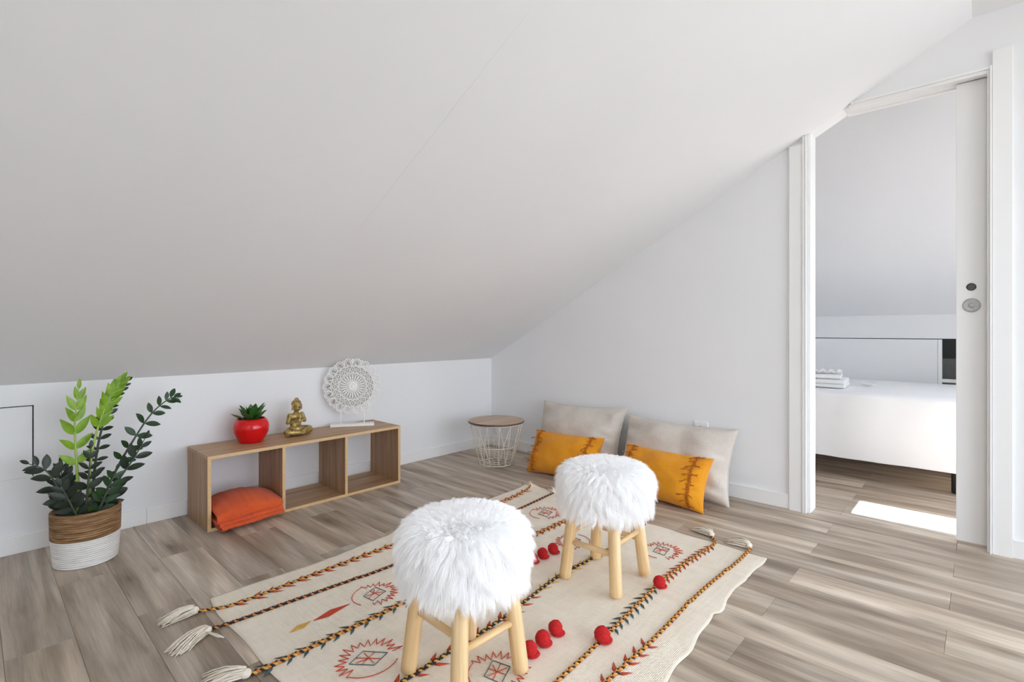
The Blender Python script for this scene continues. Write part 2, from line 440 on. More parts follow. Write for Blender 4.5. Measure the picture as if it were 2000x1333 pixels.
# wall with the doorway (x 0..0.1), hollow pocket for the sliding door
ZT = 2.62
wr = MB()
wr.box(0, .1, 0.0, DY0, 0, ZT)
wr.prism([(DY0, slope_z(DY0)), (-2.371, DZ), (DY1, DZ), (DY1, ZT), (DY0, ZT)], 0, .1, 'x')
wr.box(0, .022, DY1, BY1 - .1, 0, ZT); wr.box(.082, .1, DY1, BY1 - .1, 0, ZT); wr.box(.022, .082, DY1, BY1 - .1, DZ, ZT)
wr.box(0, .1, BY1 - .1, WIN[1], 0, ZT)
wr.box(0, .1, WIN[1], WIN[0], 0, WIN[2]); wr.box(0, .1, WIN[1], WIN[0], WIN[3], ZT)
wr.box(0, .1, WIN[0], YB - .1, 0, ZT)
wall_right = struct(wr.build('wall_right', M['wall'])); fixn(wall_right.data)
we = MB().box(XW - .1, XW, YB, FILL_WIN_END[0], 0, ZT); we.box(XW - .1, XW, FILL_WIN_END[1], 0.1, 0, ZT); we.box(XW - .1, XW, FILL_WIN_END[0], FILL_WIN_END[1], 0, FILL_WIN_END[2]); we.box(XW - .1, XW, FILL_WIN_END[0], FILL_WIN_END[1], FILL_WIN_END[3], ZT)
struct(we.build('wall_end', M['wall']))
cs = MB().prism([(0.1, slope_z(0) - SL * .1), (0.0, KNEE), (YC, ZC), (YC, ZC + .12), (0.1, slope_z(0) + .1)], XW, 0.0, 'x').build('ceiling_slope', M['ceil']); fixn(cs.data); struct(cs)
struct(MB().box(XW - .6, 0.0, YB - .1, YB - 1.35, ZC + .02, ZC + .12).build('sun_blocker', M['ceil']))  # unseen slab added outside to keep sun out of the rear window
struct(MB().box(XW, 0.0, YC, YB, ZC, ZC + .12).build('ceiling_flat', M['ceil']))
# hairline crack along a board joint of the slope
cp = []
for i in range(41):
    t = i / 40; y = -1.99 + t * 0.86
    cp.append((-1.818 + 0.004 * noise.noise((y * 9, 1, 0)) + .0025 * noise.noise((y * 40, 3, 0)), y, slope_z(y) - 0.0004))
wdt = lambda i: 0.0006 * (0.35 + 0.65 * math.sin(PI * i / 40)) * (0.7 + 0.5 * noise.noise((i * .9, 0, 5)))
mb = MB()
vs = []; fs = []
for i, p in enumerate(cp): vs += [(p[0] - wdt(i), p[1], p[2]), (p[0] + wdt(i), p[1], p[2])]
for i in range(40): fs.append((2 * i, 2 * i + 1, 2 * i + 3, 2 * i + 2))
mb.add(vs, fs).build('crack', simple('hairline_crack', S(196, 195, 193), 0.9), cs)

def baseboard(name, pts_box, h=0.074):
    mb = MB()
    for b in pts_box: mb.box(b[0], b[1], b[2], b[3], 0, h)
    return struct(mb.build(name, M['trim'], bevel=0.003))
baseboard('baseboard_left', [(XW, -2.262, -0.012, 0), (-2.2615, 0.0, -0.012, 0)])
baseboard('baseboard_right', [(-0.012, 0, -2.143, -0.012)])
baseboard('baseboard_right_end', [(-0.012, 0, -3.5, -2.942)])

# door surround
t1 = MB().box(-.016, 0, -2.204, -2.1435, 0, slope_z(-2.1435) - .004)
t1.prism([(-2.204, 0), (-2.211, 0), (-2.211, slope_z(-2.207) - .003), (-2.204, slope_z(-2.204) - .003)], -.022, .1, 'x')
t1.prism([(-2.213, 0), (-2.2195, 0), (-2.2195, slope_z(-2.216) - .003), (-2.213, slope_z(-2.213) - .003)], -.018, .1, 'x')
t1.prism([(-2.221, 0), (-2.234, 0), (-2.234, slope_z(-2.234) - .002), (-2.221, slope_z(-2.221) - .002)], -.002, .1, 'x')
t1 = t1.build('trim_1', M['trim']); fixn(t1.data); struct(t1)
t2 = MB().box(-.016, 0, -2.942, -2.8835, 0, 2.028)
t2.box(-.022, .022, -2.875, -2.8825, 0, 1.968); t2.box(-.012, .022, -2.868, -2.8745, 0, 1.962)
t2 = struct(t2.build('trim_2', M['trim'], bevel=.0015))
t3 = MB()
t3.prism([(-2.404, 1.958), (-2.8765, 1.958), (-2.8765, 1.967), (-2.404, 1.967)], -.018, .022, 'x')
t3.prism([(-2.396, 1.944), (-2.8745, 1.944), (-2.8745, 1.9575), (-2.396, 1.9575)], -.010, .022, 'x')
t3.prism([(-2.375, 1.9435), (-2.868, 1.9435), (-2.868, 1.950), (-2.375, 1.950)], .082, .104, 'x')
t3 = t3.build('trim_3', M['trim']); struct(t3)

# pocket door: leaf, finger pull, small lock
door = struct(MB().box(.034, .072, -2.772, -3.40, .012, 1.9435).build('door_1', M['trim'], bevel=.002))
def disc(prof, loc, parent, name, mat, sides=28, sub=None):
    me = MB().lathe(prof, sides).mesh(name, mat, False)
    o = mk(name, me, parent, loc=loc, rot=(0, R(-90), 0)); return o
pull = disc([(.0290, 0), (.0290, .0026), (.0278, .0036), (.0262, .0036), (.0250, .0014), (.0105, .0010), (.0095, .0050), (.0070, .0062), (.001, .0062)], (.034, -2.8205, 1.006), door, 'finger_pull', M['chrome'])
MB().box(-.0065, .0065, -.0016, .0016, 0.0062, .011).build('turn_bar', M['chrome'], pull, loc=(0, 0, 0))
disc([(.0158, 0), (.0158, .0022), (.0140, .0030), (.0122, .0010), (.001, .0008)], (.034, -2.820, 1.083), door, 'lock_rose', M['darksteel'])

# balcony door that lights the main room, bedroom windows, added fill openings
def window_x(name, y0, y1, z0, z1, x0, x1):
    fr = MB(); w = .045
    fr.box(x0, x1, y0, y0 + w, z0, z1); fr.box(x0, x1, y1 - w, y1, z0, z1); fr.box(x0, x1, y0 + w, y1 - w, z0, z0 + w); fr.box(x0, x1, y0 + w, y1 - w, z1 - w, z1)
    fr = struct(fr.build(name, M['trim']))
    MB().box((x0 + x1) / 2 - .003, (x0 + x1) / 2 + .003, y0 + w, y1 - w, z0 + w, z1 - w).build('pane', M['glass'], fr)
def window_y(name, x0, x1, z0, z1, y0, y1, w=.02):
    fr = MB()
    fr.box(x0 - w, x0, y0, y1, z0, z1); fr.box(x1, x1 + w, y0, y1, z0, z1); fr.box(x0 - w, x1 + w, y0, y1, z0 - w, z0); fr.box(x0 - w, x1 + w, y0, y1, z1, z1 + w)
    fr = struct(fr.build(name, M['trim']))
    MB().box(x0, x1, (y0 + y1) / 2 - .003, (y0 + y1) / 2 + .003, z0, z1).build('pane', M['glass'], fr)
window_x('window_1', WIN[0], WIN[1], WIN[2], WIN[3], .04, .08)
window_x('fill_window_end', *FILL_WIN_END, XW - .07, XW - .03)
window_y('window_2', *WIN2, BY1 - .07, BY1 - .03)
window_y('window_3', *WIN3, BY1 - .07, BY1 - .03)
window_y('fill_window_low', *FILL_WIN_LOW, BY1 - .07, BY1 - .03)
window_y('window_4', *WIN4, YB - .07, YB - .03)

# bedroom shell
def rect_wall_y(name, x0, x1, y0, y1, zt, holes, mat):
    xs = sorted({x0, x1, *[h[0] for h in holes], *[h[1] for h in holes]}); mb = MB()
    for a, b in zip(xs[:-1], xs[1:]):
        z = 0
        for h in sorted([h for h in holes if h[0] <= a and h[1] >= b], key=lambda h: h[2]):
            if h[2] > z: mb.box(a, b, y0, y1, z, h[2])
            z = h[3]
        mb.box(a, b, y0, y1, z, zt)
    return struct(mb.build(name, mat))
w = .02
rect_wall_y('wall_rear', XW - .1, 0.0, YB - .1, YB, ZT, [(WIN4[0] - w, WIN4[1] + w, WIN4[2] - w, WIN4[3] + w)], M['wall'])
rect_wall_y('wall_bedroom_rear', .1, BX, BY1 - .1, BY1, ZT, [(WIN2[0] - w, WIN2[1] + w, WIN2[2] - w, WIN2[3] + w), (WIN3[0] - w, WIN3[1] + w, WIN3[2] - w, WIN3[3] + w), (FILL_WIN_LOW[0] - w, FILL_WIN_LOW[1] + w, FILL_WIN_LOW[2] - w, FILL_WIN_LOW[3] + w)], M['wall'])
struct(MB().box(.1, BX, BY0, BY0 + .1, 0, ZT).build('wall_bedroom_side', M['wall']))
KB = 1.016; SB = 0.75
cb = MB().prism([(BX, KB), (.1, KB + SB * (BX - .1)), (.1, KB + SB * (BX - .1) + .1), (BX + .1, KB + .1), (BX + .1, KB)], BY1 - .1, BY0 + .1, 'y').build('ceiling_bedroom', M['ceil']); fixn(cb.data); struct(cb)
# back knee wall: fascia above, low part below, deep niche between closed by sliding panels
NZ0, NZ1 = 0.50, 0.842
bk = MB().box(BX, BX + .03, BY1 - .1, BY0 + .1, NZ1, KB)
bk.box(BX, BX + .03, BY1 - .1, BY0 + .1, 0, NZ0)
bk = struct(bk.build('wall_bedroom_back', M['wall']))
nb = MB().box(BX + .03, BX + .55, BY1 - .1, BY0 + .1, NZ1 + .0, NZ1 + .02)
nb.box(BX + .53, BX + .55, BY1 - .1, BY0 + .1, NZ0, NZ1); nb.box(BX + .03, BX + .55, BY0 + .08, BY0 + .1, NZ0, NZ1); nb.box(BX + .03, BX + .55, BY1 - .1, BY1 - .08, NZ0, NZ1)
nb.box(BX + .03, BX + .55, BY1 - .1, BY0 + .1, NZ0 - .02, NZ0)
nb.build('niche', M['niche'], bk)
MB().box(BX + .20, BX + .22, BY1 - .08, -2.4, NZ0, .692).build('niche_riser', M['niche'], bk)
MB().box(BX - .004, BX + .02, BY1, -2.64, NZ0 + .028, NZ0 + .052).build('niche_ledge', M['trim'], bk)
pn = MB().box(BX + .004, BX + .018, -2.615, -1.05, NZ0, NZ1 - .006).build('sliding_panel', M['wall'], bk)
MB().box(BX + .000, BX + .024, -2.640, -2.6165, NZ0, NZ1 - .006).build('panel_edge', M['trim'], pn, bevel=.003)

# ------------------------------------------------------------------ bed, towels
bed = thing('bed', 'white made-up bed in the bright room beyond the doorway', 'bed', (1.30, -2.05, 0))
MB().box(-.480, .480, -.95, .95, .132, .30).build('base', M['sheet'], bed, bevel=.012)
def mattress():
    mb = MB(); nx, ny = 40, 76; L = .97; W = .5
    # cross profile around the mattress: down the front, over the top, down the back
    prof = []
    for i in range(9): prof.append((-W - .006, .128 + (.50 - .128) * i / 8))
    for i in range(1, 6): a = PI - PI / 2 * i / 5; prof.append((-W + .03 + .036 * math.cos(a), .50 + .03 * math.sin(a)))
    for i in range(1, 16): prof.append((-W + .03 + (2 * W - .06) * i / 16, .53))
    for i in range(0, 6): a = PI / 2 - PI / 2 * i / 5; prof.append((W - .03 + .036 * math.cos(a), .50 + .03 * math.sin(a)))
    for i in range(1, 9): prof.append((W + .006, .50 - (.50 - .128) * i / 8))
    vs = []; fs = []; m = len(prof)
    for j in range(ny + 1):
        y = -L + 2 * L * j / ny
        for (x, z) in prof:
            k = .004 if z > .525 else .007
            n = noise.noise((x * 4, y * 5, z * 4)) * k
            if x < -W + .02 and z < .47:
                n += .006 * math.sin((y * 31 + z * 40) + 3 * noise.noise((y * 3, z * 3, 2))) * max(0, noise.noise((y * 2.3, 7, z * 3)) + .15)
            vs.append((x - n if x < 0 else x + n, y, z + n * .6))
    for j in range(ny):
        for i in range(m - 1):
            a = j * m + i; fs.append((a, a + 1, a + m + 1, a + m))
    fs.append(tuple(range(m - 1, -1, -1))); fs.append(tuple(ny * m + i for i in range(m)))
    mb.add(vs, fs); return mb
mm = mattress().build('mattress', M['sheet'], bed, smooth=True)
for sx in (-1, 1):
    for y in (-.70, .80):
        MB().lathe([(.022, 0), (.024, .01), (.024, .126)], 16).build('leg', M['black'], bed, smooth=True, loc=(sx * .40, y, 0))
def folded(name, w, d, h, layers, loc, rz, label, group=None):
    t = thing(name, label, 'towel', loc, rz, group)
    th = h / layers
    for i in range(layers):
        mb = MB(); n = 10
        prof = []
        for k in range(n + 1):
            a = -PI / 2 + PI * k / n; prof.append((w / 2 - th / 2 + th / 2 * math.cos(a) * 1.3, th * i + th / 2 + th / 2 * .98 * math.sin(a)))
        for k in range(n + 1):
            a = PI / 2 + PI * k / n; prof.append((-w / 2 + th / 2 + th / 2 * math.cos(a) * 1.3, th * i + th / 2 + th / 2 * .98 * math.sin(a)))
        mb.prism(prof, -d / 2 + rnd.uniform(0, .006), d / 2 - rnd.uniform(0, .006), 'y')
        o = mb.build('fold', M['towel'], t, smooth=False, bevel=.003)
    return t
folded('bath_towel', .30, .36, .05, 2, (1.06, -2.03, .535), R(4), 'large folded white towel lying flat on the bed')
folded('hand_towel', .24, .32, .028, 1, (1.07, -2.02, .5865), R(8), 'smaller folded white towel stacked on the large towel')
tw = thing('face_cloth', 'white face cloth fanned into ruffles on top of the towels', 'towel', (1.06, -2.03, .6215), R(10))
mb = MB(); vs = []; fs = []
nu, nv = 60, 6
for i in range(nu + 1):
    u = i / nu
    for j in range(nv + 1):
        v = j / nv
        vs.append((-.05 + .10 * v + .012 * math.sin(u * 40), -.15 + .30 * u, .003 + .022 * abs(math.sin(u * 21 + .4)) * (.4 + .6 * math.sin(PI * v)) + .01 * noise.noise((u * 9, v * 4, 1))))
for i in range(nu):
    for j in range(nv): a = i * (nv + 1) + j; fs.append((a, a + nv + 1, a + nv + 2, a + 1))
o = mb.add(vs, fs).build('ruffle', M['towel'], tw, smooth=True); sd = o.modifiers.new('s', 'SOLIDIFY'); sd.thickness = .003; sd.offset = 1
o = thing('soap_dish', 'small white oval dish tipped beside the towels on the bed', 'dish', (1.235, -2.30, .536), R(20))
MB().lathe([(.02, 0), (.05, .006), (.062, .014), (.064, .017), (.06, .015), (.045, .008), (.01, .005)], 28, ry=.7).build('bowl', M['trim'], o, smooth=True)

# ------------------------------------------------------------------ shelf unit
SX0, SX1, SY0, SY1, SH = -2.102, -1.086, -0.335, -0.032, 0.338
shelf = thing('bookshelf', 'low oak three-cube open shelf standing against the white knee wall', 'shelf', ((SX0 + SX1) / 2, (SY0 + SY1) / 2, 0))
T = .015; ox, oy = (SX0 + SX1) / 2, (SY0 + SY1) / 2
def panel(name, x0, x1, z0, z1, mat, yi=0.0):
    o = MB().box(x0 - ox, x1 - ox, SY0 - oy + .0012, SY1 - oy, z0, z1).build(name, mat, shelf, bevel=.0006)
    MB().box(x0 - ox, x1 - ox, SY0 - oy, SY0 - oy + .0012, z0, z1).build('edge_band', M['oak_edge'], o)
    return o
panel('top_panel', SX0, SX1, SH - T, SH, M['oak_x'])
panel('bottom_panel', SX0 + T, SX1 - T, 0.001, T, M['oak_x'])
panel('side_panel', SX0, SX0 + T, 0.001, SH - T, M['oak_z']); panel('side_panel', SX1 - T, SX1, 0.001, SH - T, M['oak_z'])
for dx in (-1.766, -1.432): panel('divider', dx - T / 2, dx + T / 2, T, SH - T, M['oak_z'])

# folded orange throw in the first cube
def throw():
    t = thing('throw_blanket', 'burnt orange folded throw blanket in the open shelf cube', 'blanket', (-1.93, -0.205, T))
    def sheet(z_c, x0, x1, y0, y1, hump, nm, gap, seed, sag):
        # one folded double layer: outer skin wraps around the front fold
        mb = MB(); nu, nv = 34, 44; vs = []; fs = []
        for j in range(nv + 1):
            s_ = j / nv
            # path: upper layer from back to front, fold, lower layer from front to back
            if s_ < .45: q = s_ / .45; yy = y1 + (y0 - y1) * q; side = 1; a = None
            elif s_ > .55: q = (1 - s_) / .45; yy = y1 + (y0 - y1) * q; side = -1; a = None
            else:
                a = PI / 2 - PI * (s_ - .45) / .10; yy = y0 - gap * math.cos(a); side = math.sin(a); q = 1
            for i in range(nu + 1):
                u = i / nu; x = x0 + (x1 - x0) * u
                f = (1 - q)
                h = hump * math.sin(PI * min(1, max(0, .12 + .82 * u))) ** .8 * (math.sin(PI * min(1, .10 + f * .95)) ** .7)
                zz = z_c + (gap + h) * side if side > 0 else z_c + gap * side
                zz -= sag * (q ** 3)
                zz += .0025 * noise.noise((u * 6 + seed, q * 5, side)) + .0012 * math.sin(u * 60 + seed) * (q > .5) 
                if side > 0 and a is None: zz += .0035 * noise.noise((u * 9, q * 3 + seed, 2))
                yo = .012 * noise.noise((u * 3 + seed, 4, 1)) + .045 * (u - .5) * (1 if q > .5 else q * 2)
                vs.append((x + .004 * noise.noise((q * 4, seed, 3)), yy + yo * (.4 + .6 * q), max(zz, .0006)))
        for j in range(nv):
            for i in range(nu): b = j * (nu + 1) + i; fs.append((b, b + 1, b + nu + 2, b + nu + 1))
        o = mb.add(vs, fs).build(nm, M['throw'], t, smooth=True)
        sd = o.modifiers.new('s', 'SOLIDIFY'); sd.thickness = .004; sd.offset = 0
        return o
    sheet(.0095, -.140, .148, -.188, .135, .0, 'fold', .0062, 1, .0)
    sheet(.0265, -.146, .146, -.178, .138, .0, 'fold', .0072, 3, .002)
    sheet(.0470, -.152, .150, -.162, .14, .062, 'fold', .0100, 5, .005)
    return t
throw()

# ------------------------------------------------------------------ red pot with succulent
def almond(L, W, fold=.25, curl=.15, nseg=6, thick=0, pw=.75, tipbias=.45):
    vs = []; fs = []
    for i in range(nseg + 1):
        t = i / nseg
        w_ = W / 2 * (math.sin(PI * t ** (math.log(.5) / math.log(tipbias))) ** pw) if 0 < t < 1 else 0.0006
        z = curl * L * t * t
        vs += [(-w_, L * t, z + fold * w_), (0, L * t, z), (w_, L * t, z + fold * w_)]
    for i in range(nseg):
        a = 3 * i; fs += [(a, a + 1, a + 4, a + 3), (a + 1, a + 2, a + 5, a + 4)]
    return MB().add(vs, fs)
def orient(tipdir, up):
    y = Vector(tipdir).normalized(); u = Vector(up); z = (u - y * u.dot(y))
    if z.length < 1e-4: z = y.orthogonal()
    z.normalize(); x = y.cross(z)
    return Matrix((x, y, z)).transposed().to_euler()
PZ = 1.14
pot = thing('succulent_pot', 'shiny red round pot with a spiky green succulent on the oak shelf', 'potted plant', (-1.852, -0.150, SH))
pp = [(.050, 0), (.054, .002), (.068, .024), (.079, .046), (.083, .064), (.080, .082), (.071, .098), (.064, .105), (.060, .103), (.062, .096), (.05, .088)]
mb = MB()
pr2 = []
for i in range(len(pp) - 1):
    for k in range(3):
        t = k / 3; pr2.append((pp[i][0] + (pp[i + 1][0] - pp[i][0]) * t, pp[i][1] + (pp[i + 1][1] - pp[i][1]) * t))
pr2.append(pp[-1]); mb.lathe(pr2, 64)
for i, (x, y, z) in enumerate(mb.v):     # hammered dents
    if .018 < z < .1 and math.hypot(x, y) > .062:
        a = math.atan2(y, x); k = 1 + .016 * noise.noise((math.cos(a) * 3.2, math.sin(a) * 3.2, z * 62)); mb.v[i] = (x * k, y * k, z)
mb.v = [(x, y, z * PZ) for x, y, z in mb.v]
mb.build('pot', M['red_glaze'], pot, smooth=True)
MB().lathe([(.0585, .098), (.0585, .107), (.03, .110), (.005, .110)], 24).build('soil', M['soil'], pot, smooth=True)
sl = almond(.1, .052, .5, .10, 8, pw=.8, tipbias=.38).mesh('succulent_leaf', M['leaf_succ'], True)
for i in range(17):
    ring = 0 if i < 5 else (1 if i < 11 else 2)
    a = i * 2.399 + .5
    el = R((74, 54, 30)[ring] + rnd.uniform(-6, 6)); Ls = (.72, .88, .80)[ring] * rnd.uniform(.9, 1.1)
    d = (math.cos(a) * math.cos(el), math.sin(a) * math.cos(el), math.sin(el))
    mk('leaf', sl, pot, loc=(math.cos(a) * .012 * (ring + .5), math.sin(a) * .012 * (ring + .5), .107 + .003 * (2 - ring)), rot=orient(d, (-math.cos(a), -math.sin(a), 1.2)), scale=(Ls * (1, 1.05, .85)[ring], Ls, Ls))

# ------------------------------------------------------------------ gold seated figurine (one cast piece, remeshed smooth)
def figurine():
    bmx = MB()
    def cap(a, b, ra, rb, n=7):
        a, b = Vector(a), Vector(b)
        for i in range(n + 1):
            t = i / n; p = a.lerp(b, t); bmx.ball(p, ra + (rb - ra) * t, 12, 8)
    bmx.ball((0, .008, .030), .034, 16, 10, (1.2, .95, .85))
    bmx.ball((0, .010, .066), .030, 16, 10, (1.05, .75, 1.35))
    bmx.ball((0, .008, .098), .031, 16, 10, (1.22, .72, .75))
    for s_ in (-1, 1):
        cap((s_ * .036, .008, .108), (s_ * .050, .004, .072), .0125, .0105)
        cap((s_ * .050, .004, .072), (s_ * .008, -.034, .082), .0105, .0075)
        cap((s_ * .006, -.035, .080), (s_ * .002, -.037, .112), .0075, .0045)
        cap((s_ * .022, .010, .026), (s_ * .062, -.016, .024), .024, .0215)
        cap((s_ * .062, -.016, .022), (-s_ * .004, -.046, .018), .0205, .0125)
        cap((s_ * .0255, -.003, .160), (s_ * .0262, -.001, .140), .005, .0055, 4)   # long ear
    cap((0, .006, .115), (0, .001, .140), .0125, .0125)
    bmx.ball((0, -.002, .155), .0255, 18, 12, (.92, 1, 1.18))
    bmx.ball((0, .004, .168), .0262, 18, 12, (.98, 1, .85))      # hair cap
    bmx.ball((0, .002, .189), .0125, 12, 8, (1, 1, .95))        # top knot
    cap((0, -.0265, .160), (0, -.0295, .151), .0026, .0042, 4)   # nose
    cap((-.006, -.0265, .142), (.006, -.0265, .142), .0026, .0026, 4)  # mouth
    for s_ in (-1, 1): cap((s_ * .006, -.0255, .1625), (s_ * .015, -.0215, .1635), .0024, .0018, 4)  # brow
    o = bmx.build('figurine', M['gold'], smooth=True, loc=(-1.622, -0.152, SH))
    rm = o.modifiers.new('r', 'REMESH'); rm.mode = 'VOXEL'; rm.voxel_size = .0022; rm.use_smooth_shade = True
    sm = o.modifiers.new('s', 'SMOOTH'); sm.factor = .5; sm.iterations = 3
    zmin = min(v[2] for v in bmx.v); o.location.z -= zmin - .0015
    o.rotation_euler = (0, 0, R(10))
    tag(o, 'small gold praying figurine sitting cross-legged on the oak shelf', 'figurine')
figurine()

# ------------------------------------------------------------------ carved white mandala on its stand
man = thing('mandala_ornament', 'round white carved mandala ornament on a stand on the oak shelf', 'ornament', (-1.280, -0.130, SH), R(-32))
MB().box(-.123, .123, -.030, .030, 0, .014).build('base', M['mandala'], man, bevel=.002)
CZ = .232; RM = .165
for sx in (-.066, .066):
    MB().tube([(sx, 0, .013), (sx, 0, CZ - .14)], .0034, 10).build('rod', M['mandala'], man, smooth=True)
def mtorus(r, k, ry=None, seg=22, arc=None, sides=6):
    ry = ry or r; pts = []
    if arc is None:
        pts = [(r * math.cos(2 * PI * i / seg), 0, ry * math.sin(2 * PI * i / seg)) for i in range(seg)]
        return MB().tube(pts, k, sides, closed=True)
    a0, a1 = arc
    return MB().tube([(r * math.cos(a0 + (a1 - a0) * i / seg), 0, ry * math.sin(a0 + (a1 - a0) * i / seg)) for i in range(seg + 1)], k, sides)
def ring_of(name, n, rad, mesh, ph=0.0, y=0.0):
    for i in range(n):
        a = 2 * PI * (i + ph) / n
        mk(name, mesh, man, loc=(rad * math.cos(a), y, CZ + rad * math.sin(a)), rot=(0, -(a - PI / 2), 0))
hub = MB().ball((0, 0, 0), .030, 24, 10, (1, .22, 1)); hub = hub.build('hub', M['mandala'], man, smooth=True, loc=(0, 0, CZ))
mtorus(.019, .0028, seg=28).build('hub_ring', M['mandala'], hub, smooth=True, loc=(0, -.007, 0))
MB().ball((0, 0, 0), .008, 12, 8, (1, .6, 1)).build('hub_button', M['mandala'], hub, smooth=True, loc=(0, -.008, 0))
for rr, k in ((.034, .0032), (.080, .0030), (.121, .0030)):
    mtorus(rr, k, seg=72).build('ring', M['mandala'], man, smooth=True, loc=(0, 0, CZ))
mk('gap_shade_disc', MB().lathe([(.032, -.0015), (.118, -.0015), (.120, 0), (.118, .0015), (.032, .0015)], 48).mesh('gap_shade_disc', M['mandala_gap_shade']), man, loc=(0, .0065, CZ), rot=(R(90), 0, 0))  # added disc, its grey paints the shade between the carved pieces
pet = MB().ball((0, 0, 0), .0215, 10, 8, (.22, .22, 1)).mesh('ray_petal', M['mandala'], True)
ring_of('ray_petal', 24, .054, pet)
fan = mtorus(.0088, .0023, .0095, 14, (R(-20), R(200)), 5).mesh('ray_arch', M['mandala'], True)
ring_of('ray_arch', 24, .069, fan)
loop = mtorus(.0125, .0028, .0150, 16, None, 6).mesh('loop_petal', M['mandala'], True)
ring_of('loop_petal', 20, .1005, loop)
dot = MB().ball((0, 0, 0), .0046, 10, 7, (1, .7, 1.2)).mesh('bead', M['mandala'], True)
ring_of('bead', 20, .1005, dot); ring_of('bead', 36, .1278, dot, .25)
sc = mtorus(.0225, .0035, .0255, 18, (R(-25), R(205)), 6).mesh('scallop', M['mandala'], True)
ring_of('scallop', 18, .1385, sc)
sc2 = mtorus(.0125, .0027, .0155, 14, (R(-25), R(205)), 6).mesh('inner_scallop', M['mandala'], True)
ring_of('inner_scallop', 18, .139, sc2)
tip = MB().ball((0, 0, 0), .0055, 8, 6, (1, .7, 1)).mesh('tip_bead', M['mandala'], True)
ring_of('tip_bead', 18, .1585, tip, .5)

# ------------------------------------------------------------------ wire basket table
tab = thing('side_table', 'white wire basket side table with round wooden top in the corner', 'table', (-0.385, -0.437, 0))
MB().lathe([(.186, .2800), (.190, .2820), (.190, .2905), (.1885, .2925)], 64).build('rim', M['tableedge'], tab, smooth=False)
MB().lathe([(.1885, .2880), (.1888, .2930), (.1872, .2945), (.10, .2945)], 64).build('tabletop', M['tabletop'], tab)
rb, rt_, zb, zt_ = .112, .178, .0045, .276
def cone_r(z): return rb + (rt_ - rb) * ((z - zb) / (zt_ - zb)) ** .9
def cring(r, z, k): return MB().tube([(r * math.cos(2 * PI * i / 56), r * math.sin(2 * PI * i / 56), z) for i in range(56)], k, 6, closed=True)
for r_, z_, k in ((rb, zb, .0034), (cone_r(.125) , .125, .0026), (rt_, zt_, .0034), (.055, zb, .0026)):
    cring(r_, z_, k).build('ring', M['wire'], tab, smooth=True)
st = MB().tube([(cone_r(zb + (zt_ - zb) * i / 6), 0, zb + (zt_ - zb) * i / 6) for i in range(7)], .0023, 6).mesh('upright_wire', M['wire'], True)
NW = 14
for i in range(NW): mk('upright_wire', st, tab, rot=(0, 0, 2 * PI * i / NW))
for sgn in (-1, 1):
    pts = []
    for i in range(9):
        t = i / 8; z = zb + (zt_ - zb) * t; a = sgn * (t) * (2 * PI / NW) * 1.0; r_ = cone_r(z) - .0025
        pts.append((r_ * math.cos(a), r_ * math.sin(a), z))
    dm = MB().tube(pts, .0021, 6).mesh('diagonal_wire', M['wire'], True)
    for i in range(NW):
        if (i + (sgn > 0)) % 2 == 0: mk('diagonal_wire', dm, tab, rot=(0, 0, 2 * PI * (i + .0) / NW))
spoke = MB().tube([(.055, 0, zb), (.112, 0, zb)], .0022, 6).mesh('spoke_wire', M['wire'], True)
for i in range(NW): mk('spoke_wire', spoke, tab, rot=(0, 0, 2 * PI * (i + .5) / NW))
cr = MB().tube([(-.055, 0, zb), (.055, 0, zb)], .0022, 6).mesh('cross_wire', M['wire'], True)
for i in range(3): mk('cross_wire', cr, tab, rot=(0, 0, PI * i / 3 + .2))

# ------------------------------------------------------------------ pillows
def pillow_surf(W, H, Tk, seed, wr_=.006, pinch=.045):
    def f(u, v, side):
        x = W / 2 * u * (1 - pinch * (1 - v * v) * abs(u) ** 3); y = H / 2 * v * (1 - pinch * (1 - u * u) * abs(v) ** 3)
        e = max(0, (1 - abs(u) ** 2.6)) ** .55 * max(0, (1 - abs(v) ** 2.6)) ** .55
        sag = 1 + .22 * (-v) * (1 - abs(v))
        z = side * (Tk / 2 * e * sag + .003)
        n = noise.noise((u * 2.2 + seed, v * 2.0, side * 2)) * wr_ * 1.4
        # pucker radiating from the side seams and corners
        edge = (abs(u) ** 3) * (1 - abs(u) ** 12)
        n += wr_ * .9 * edge * math.sin(v * 15 + 4 * noise.noise((u * 2, v * 2, seed)) + seed)
        edge2 = (abs(v) ** 3) * (1 - abs(v) ** 12)
        n += wr_ * .5 * edge2 * math.sin(u * 16 + 4 * noise.noise((u * 2, v * 2, seed + 3)))
        n += wr_ * 1.3 * max(0, 1 - abs(u * .7 + v * .9 - .25 + .1 * noise.noise((u * 3, v * 3, seed))) * 9) * (noise.noise((u * 1.4, seed, 4)) + .2)
        return Vector((x, y, z + side * n * min(1, e * 1.8)))
    return f
def pillow_mesh(f, nm, mat, nu=56, nv=40):
    vs = []; fs = []
    for side in (1, -1):
        o = len(vs)
        for j in range(nv + 1):
            for i in range(nu + 1):
                u = math.sin((2 * i / nu - 1) * PI / 2); v = math.sin((2 * j / nv - 1) * PI / 2)
                vs.append(f(u, v, side))
        for j in range(nv):
            for i in range(nu):
                a = o + j * (nu + 1) + i; q = (a, a + 1, a + nu + 2, a + nu + 1)
                fs.append(q if side > 0 else q[::-1])
    n1 = (nu + 1) * (nv + 1)
    per = [i for i in range(nu + 1)] + [j * (nu + 1) + nu for j in range(1, nv + 1)] + [nv * (nu + 1) + i for i in range(nu - 1, -1, -1)] + [j * (nu + 1) for j in range(nv - 1, 0, -1)]
    for k in range(len(per)):
        a, b = per[k], per[(k + 1) % len(per)]
        fs.append((a, a + n1, b + n1, b))
    return MB().add(vs, fs).mesh(nm, mat, True)
